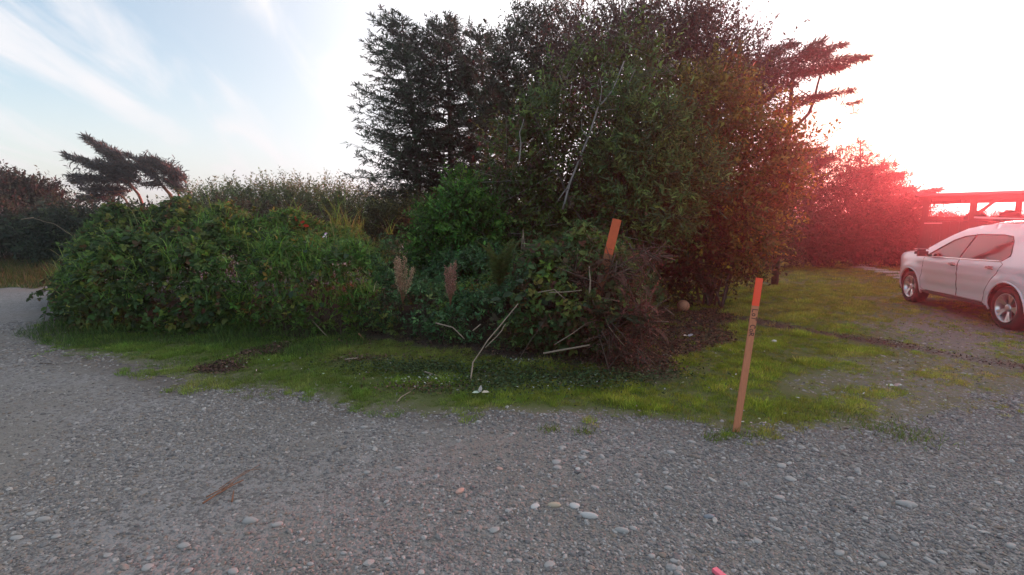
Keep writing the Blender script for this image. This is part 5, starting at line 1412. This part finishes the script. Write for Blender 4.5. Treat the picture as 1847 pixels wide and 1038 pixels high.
# ------------------------------------------------------------------ open wooden shelter behind the car
M['stain'] = principled('stained_wood', (0.085, 0.04, 0.03), .75, noise_scale=12, noise_amt=.3, bump=.2, stretch=(6, 6, .5))
M['roof_sheet'] = principled('roof_sheet', (0.16, 0.12, 0.11), .6, noise_scale=5, noise_amt=.15)
YS = 14.2
o_ = at(1667, 400, YS); SX = o_.x
zroof = at(1700, 353, YS).z; zrail = at(1700, 397, YS).z
sh = empty('open_shelter', (0, 0, 0), 'dark stained open wooden shelter with flat roof and boarded front behind the car', 'shelter')
sh.location = (SX, YS, 0)
SROT = R(-41)
sh.rotation_euler = (0, 0, SROT)
def sw(a, b, c): return (SX + a * math.cos(SROT) - b * math.sin(SROT), YS + a * math.sin(SROT) + b * math.cos(SROT), c)
def spart(name, size, c, m='stain', rot=None, bev=.006):
    bm = bmesh.new(); box_bm(bm, *size, (0, 0, 0), bev)
    if rot: bm.transform(Matrix.Rotation(rot, 4, 'Y'))
    bm.transform(Matrix.Translation(c)); me = bpy.data.meshes.new(name); bm.to_mesh(me); bm.free(); me.materials.append(M[m])
    o = bpy.data.objects.new(name, me); COL.objects.link(o); o.parent = sh; return o
SL, SD = 6.5, 3.0
posts = [0.0, 1.02, 2.5, 4.0, 5.4, 6.5]
for xx in posts:
    spart('post', (.15, .15, zroof - .12), (xx, 0, (zroof - .12) / 2))
for xx in (0.0, 2.2, 4.4, 6.5):
    spart('post', (.14, .14, zroof - .12), (xx, SD, (zroof - .12) / 2))
rf = spart('roof', (SL + .5, SD + .7, .07), (SL / 2, SD / 2, zroof + .005), 'roof_sheet')
for yy in (0, SD): spart('beam', (SL + .35, .10, .12), (SL / 2, yy, zroof - .092))
for xx in np.linspace(.1, SL - .1, 9): spart('rafter', (.06, SD - .12, .09), (xx, SD / 2, zroof - .08))
zf = .95
spart('deck', (SL, SD - .1, .08), (SL / 2, SD / 2, zf))
nb = 34
for i in range(nb):          # upright boards of the front
    wbd = SL / nb
    spart('board', (wbd - .012, .028, zrail - .10), (wbd * (i + .5), -.092 + rng.normal() * .003, (zrail - .10) / 2 + .04), bev=.003)
spart('rail_cap', (SL, .16, .04), (SL / 2, -.03, zrail - .02))
spart('ledge', (.40, .05, .03), (.20, -.135, zrail - .10), 'grey_wood')
for xx, s_ in ((1.02, 1), (2.5, -1), (2.5, 1), (4.0, -1)):   # knee braces
    spart('brace', (.08, .09, .62), (xx + s_ * .27, .0, zroof - .37), rot=s_ * .72)
for yy in (SD,):
    spart('back_rail', (SL, .06, .08), (SL / 2, yy, zf + .95))
# two round backed chairs on the deck, and a pale plank on the rail
def chair(lab, x0):
    r_ = empty('chair', sw(x0, .75, zf + .04), lab, 'chair', 'chairs on the shelter deck')
    r_.rotation_euler = (0, 0, SROT)
    def cp(nm, bm):
        me = bpy.data.meshes.new(nm); bm.to_mesh(me); bm.free(); me.materials.append(M['trim']); o = bpy.data.objects.new(nm, me); COL.objects.link(o); o.parent = r_
    bm = bmesh.new(); box_bm(bm, .46, .44, .05, (0, 0, .45), .02); cp('seat', bm)
    bm = bmesh.new(); bmesh.ops.create_uvsphere(bm, u_segments=16, v_segments=10, radius=1); bm.transform(Matrix.Translation((0, .21, .80)) @ Matrix.Diagonal((.27, .03, .30, 1))); cp('backrest', bm)
    for sx in (-1, 1):
        for sy in (-1, 1):
            bm = bmesh.new(); box_bm(bm, .035, .035, .44, (.19 * sx, .18 * sy, .22), .006); cp('leg', bm)
chair('dark chair with a rounded back, left one in the shelter', 1.15)
chair('dark chair with a rounded back, right one in the shelter', 1.85)
o = spart('tmp', (1.0, .12, .05), (1.55, -.03, zrail + .03), 'slab', rot=.06); o.name = 'pale_plank'; o.parent = None
o.location = (SX, YS, 0); o.rotation_euler = (0, 0, SROT); tag(o, 'pale plank lying on the shelter rail just above the car roof', 'plank')

# house far behind at the left edge
hs = empty('house', (0, 0, 0), 'grey brown roofed house mostly hidden behind the reddish bush at the far left', 'house')
c = at(8, 316, 42)
hs.location = (at(40, 316, 42).x - 4.6 * math.cos(R(47)), 42 - 4.6 * math.sin(R(47)), 0); hs.rotation_euler = (0, 0, R(47))
M['shingle'] = principled('shingle', (0.09, 0.075, 0.075), .9, noise_scale=4, noise_amt=.3)
M['siding'] = principled('siding', (0.10, 0.09, 0.085), .85, noise_scale=4, noise_amt=.15)
M['pane'] = principled('pane', (0.03, 0.035, 0.04), .05, spec=.8)
bm = bmesh.new(); hz = c.z - .9; box_bm(bm, 8.0, 7, hz, (0, 3.5, hz / 2)); me = bpy.data.meshes.new('wall'); bm.to_mesh(me); bm.free(); me.materials.append(M['siding']); o = bpy.data.objects.new('wall', me); COL.objects.link(o); o.parent = hs
bm = bmesh.new()
pr = [(-.5, hz - .1), (3.5, c.z + 1.1), (7.5, hz - .1)]
pr = [(-.5, hz - .05), (-.5, hz + .1), (3.0, c.z), (4.0, c.z), (7.5, hz + .1), (7.5, hz - .05)]
va = [bm.verts.new((-4.4, a, b)) for a, b in pr]; vb = [bm.verts.new((4.4, a, b)) for a, b in pr]
bm.faces.new(va); bm.faces.new(vb[::-1])
for i in range(6): bm.faces.new((va[i], vb[i], vb[(i + 1) % 6], va[(i + 1) % 6]))
bmesh.ops.recalc_face_normals(bm, faces=bm.faces)
me = bpy.data.meshes.new('roof'); bm.to_mesh(me); bm.free(); me.materials.append(M['shingle']); o = bpy.data.objects.new('roof', me); COL.objects.link(o); o.parent = hs
for xx in (-2, 1.5):
    bm = bmesh.new(); box_bm(bm, 1.2, .06, 1.3, (xx, -.02, hz * .55), .01); me = bpy.data.meshes.new('window'); bm.to_mesh(me); bm.free(); me.materials.append(M['pane']); o = bpy.data.objects.new('window', me); COL.objects.link(o); o.parent = hs

# ------------------------------------------------------------------ stones and gravel
M['stone'] = None
def stone_material():
    m, t = mat('river_stone')
    oi = _mk(t, 'ShaderNodeObjectInfo')
    n = _mk(t, 'ShaderNodeTexNoise', ins={'Scale': 3.0, 'Detail': 5.0, 'Roughness': .6})
    tc_ = _mk(t, 'ShaderNodeTexCoord'); t.links.new(tc_.outputs['Object'], n.inputs['Vector'])
    ra = _mk(t, 'ShaderNodeValToRGB', ins={0: oi.outputs['Random']}); cr = ra.color_ramp
    cr.elements[0].color = (.125, .117, .115, 1); cr.elements[1].color = (.40, .375, .345, 1)
    for p_, c_ in ((.3, (.20, .188, .18, 1)), (.55, (.245, .225, .20, 1)), (.72, (.22, .175, .14, 1)), (.86, (.30, .285, .27, 1))):
        e = cr.elements.new(p_); e.color = c_
    mr = _mk(t, 'ShaderNodeMapRange', ins={'Value': n.outputs['Fac'], 'To Min': .7, 'To Max': 1.3})
    mu = _mk(t, 'ShaderNodeVectorMath', operation='SCALE', ins={0: ra.outputs[0], 'Scale': mr.outputs[0]})
    p = _mk(t, 'ShaderNodeBsdfPrincipled', ins={'Base Color': mu.outputs[0], 'Roughness': .75, 'Specular IOR Level': .3})
    _mk(t, 'ShaderNodeOutputMaterial', ins={0: p.outputs[0]}); return m
M['stone'] = stone_material()
M['pale_stone'] = principled('pale_stone', (.32, .305, .285), .75, noise_scale=40, noise_amt=.12)
M['white_stone'] = principled('white_stone', (.46, .445, .42), .7, noise_scale=40, noise_amt=.08)
M['pink_stone'] = principled('pink_stone', (.44, .28, .225), .75, noise_scale=40, noise_amt=.12)
M['tan_stone'] = principled('tan_stone', (.40, .33, .24), .75, noise_scale=40, noise_amt=.12)
M['blue_stone'] = principled('blue_stone', (.20, .215, .235), .7, noise_scale=40, noise_amt=.12)
M['dark_stone'] = principled('dark_stone', (.11, .105, .105), .75, noise_scale=40, noise_amt=.12)
rocks = {k: [] for k in ('pale', 'white', 'pink', 'tan', 'blue', 'dark')}
for kk in rocks:
    for s_ in range(4):
        me = rock_mesh(40 + s_); me.materials.append(M[kk + '_stone']); rocks[kk].append(me)
def stone(px, py, w, lab=None, kind='pale', el=.72, rot=None, hz=.45):
    c = gp(px, py); s_ = pxscale(c.y) ; r = w / s_ / 2
    o = bpy.data.objects.new('stone', rocks[kind][rng.integers(4)]); COL.objects.link(o)
    el *= rng.uniform(.85, 1.2); o.scale = (r, r * el * 1.1, r * hz * rng.uniform(.75, 1.15)); o.rotation_euler = (rng.normal() * .08, rng.normal() * .08, rng.uniform(-.5, .5) if rot is None else rot)
    o.location = (c.x, c.y, float(zg(c.x, c.y)) + r * hz * .25)
    tag(o, lab or 'smooth pale grey stone lying loose in the gravel', 'stone', None if lab else 'loose stones on the gravel')
for a in ((891, 957, 21, 'round cream stone below the middle of the gravel'), (829, 887, 24, 'elongated salmon pink stone pointing up the gravel', 'pink', .42, .9), (965, 915, 19, 'pale oval stone left of a tan flat stone', 'white'),
          (1000, 913, 25, 'flat tan stone between two pale oval ones', 'tan', .5), (1036, 914, 20, 'pale oval stone right of the tan flat stone', 'white'), (1062, 933, 36, 'long white stone, the longest in the middle foreground', 'white', .38, -.25),
          (1122, 959, 28, 'pale elongated stone right of the long white one', 'pale', .5), (1042, 848, 10, 'tiny round white stone near the grass edge', 'white', .95), (1501, 914, 20, 'dark grey stone alone on the right gravel', 'dark', .5),
          (1633, 914, 38, 'long flat grey stone on the right gravel', 'pale', .35, -.3), (1279, 935, 21, 'blue grey stone below the lettered stake', 'blue', .5), (451, 940, 28, 'pale oval stone right of the dead brown branch', 'pale', .5),
          (501, 947, 20, 'pale rounded stone, right of the oval one by the dead branch', 'pale', .7), (57, 924, 18, 'upper pale stone of the pair near the left edge', 'pale', .7), (77, 935, 24, 'lower flat stone of the pair near the left edge', 'pale', .5),
          (901, 846, 13, 'small pink stone in the middle of the gravel', 'pink', .7), (991, 1018, 22, 'rounded stone at the bottom edge left of the pink peg', 'pale', .8), (1823, 989, 26, 'large pale stone at the lower right edge', 'pale', .5)):
    stone(*a)
for (a, b_, w) in ((1015, 808, 14), (1057, 817, 19), (1050, 827, 17), (1003, 835, 18), (919, 1011, 14), (935, 1011, 14), (1200, 856, 13), (1205, 884, 16), (662, 852, 13), (719, 844, 14), (657, 770, 13), (766, 780, 12), (864, 760, 12), (916, 922, 13), (1175, 1004, 16), (1218, 1013, 20), (1142, 954, 15),
                   (30, 968, 22), (101, 966, 16), (332, 984, 22), (266, 1024, 20), (270, 1007, 14), (421, 1033, 20), (544, 975, 12), (428, 903, 12), (194, 1001, 15), (1409, 845, 19), (1425, 869, 20), (1206, 884, 15), (1394, 940, 16), (1366, 978, 17), (1513, 1000, 20), (1405, 902, 20), (1752, 953, 15), (1773, 921, 14), (1403, 958, 16),
                   (1584, 873, 15), (1750, 1034, 18), (1323, 980, 14), (1248, 800, 15), (1210, 819, 17), (776, 930, 12), (697, 905, 12), (680, 900, 11), (797, 922, 12), (1000, 878, 11), (1100, 870, 12), (1150, 860, 14), (1650, 985, 15), (1590, 1020, 18), (1700, 1000, 16), (1560, 940, 15), (1480, 870, 14), (1680, 880, 13), (1800, 870, 15), (620, 1000, 14), (700, 1010, 15), (170, 900, 13), (340, 1030, 16), (560, 1020, 14), (230, 880, 12), (120, 830, 12), (740, 870, 11), (640, 940, 12)):
    stone(a, b_, w)
# loose gravel: pebbles set on points by a node tree
def pebble_points():
    P_, S_ = [], []
    for (n, y0, y1, smin, smax) in ((52000, 1.75, 3.0, .0045, .011), (60000, 3.0, 4.6, .006, .013), (42000, 4.6, 8.0, .009, .017), (9000, 1.75, 8.0, .014, .024)):
        x, y = scatter(n, -1.18 * y1, 1.18 * y1, y0, y1)
        lm = lawn_mask(x, y); dr = sdrive(x, y); b = sbare(x, y)
        keep = in_view(x, y, .1) & ((rng.uniform(size=n) < np.clip(.75 - lm * 3.2, 0, 1)) | (rng.uniform(size=n) < np.where((dr > -.1) | (b > -.1), .5, 0)))
        keep &= rng.uniform(size=n) < np.clip(.80 + .75 * field(x, y, 1.4, 3) + np.clip(x / 5, -.42, .35), .16, 1)
        x, y = x[keep], y[keep]; s = smin + (smax - smin) * rng.uniform(size=len(x)) ** 2
        P_.append(np.stack([x, y, zg(x, y) + s * .12], -1)); S_.append(np.stack([s * rng.uniform(.9, 1.5, len(x)), s * rng.uniform(.7, 1, len(x)), s * rng.uniform(.4, .75, len(x))], -1))
    return np.vstack(P_), np.vstack(S_)
Pp, Ss = pebble_points()
def pebble_variants(ng):
    for sd_ in range(3):
        ico = ng.nodes.new('GeometryNodeMeshIcoSphere'); ico.inputs['Radius'].default_value = 1.0; ico.inputs['Subdivisions'].default_value = 2
        nz = _mk(ng, 'ShaderNodeTexNoise', noise_dimensions='4D', ins={'Scale': .9, 'Detail': 1.0, 'W': sd_ * 7.3})
        sub_ = _mk(ng, 'ShaderNodeVectorMath', operation='SUBTRACT', ins={0: nz.outputs['Color'], 1: (.5, .5, .5)})
        sc_ = _mk(ng, 'ShaderNodeVectorMath', operation='SCALE', ins={0: sub_.outputs[0], 'Scale': 1.1})
        sp = ng.nodes.new('GeometryNodeSetPosition'); ng.links.new(ico.outputs[0], sp.inputs['Geometry']); ng.links.new(sc_.outputs[0], sp.inputs['Offset'])
        sm = ng.nodes.new('GeometryNodeSetMaterial'); sm.inputs['Material'].default_value = M['stone']; ng.links.new(sp.outputs[0], sm.inputs[0])
        yield sm.outputs[0]
rot = np.stack([rng.normal(size=len(Pp)) * .25, rng.normal(size=len(Pp)) * .25, rng.uniform(0, 6.283, len(Pp))], -1)
tag(instance_on('gravel', Pp, Ss, rot, None, pebble_variants), 'loose grey gravel and small pebbles of the parking area', 'gravel', kind='stuff')

# ------------------------------------------------------------------ haze volume added in place of the red lens flare
bm = bmesh.new(); box_bm(bm, 640, 520, 16.5, (0, 185, 7.15))
hm, ht = mat('haze')
pv = _mk(ht, 'ShaderNodeVolumePrincipled', ins={'Color': (0.95, 0.90, 0.90, 1), 'Density': 0.0026, 'Anisotropy': 0.85})
pv.inputs['Density Attribute'].default_value = ''
_mk(ht, 'ShaderNodeOutputMaterial', ins={1: pv.outputs[0]})
hz_o = bm_obj('haze', bm, hm); tag(hz_o, 'thin haze volume added to glow red in place of lens flare', 'haze', kind='stuff')
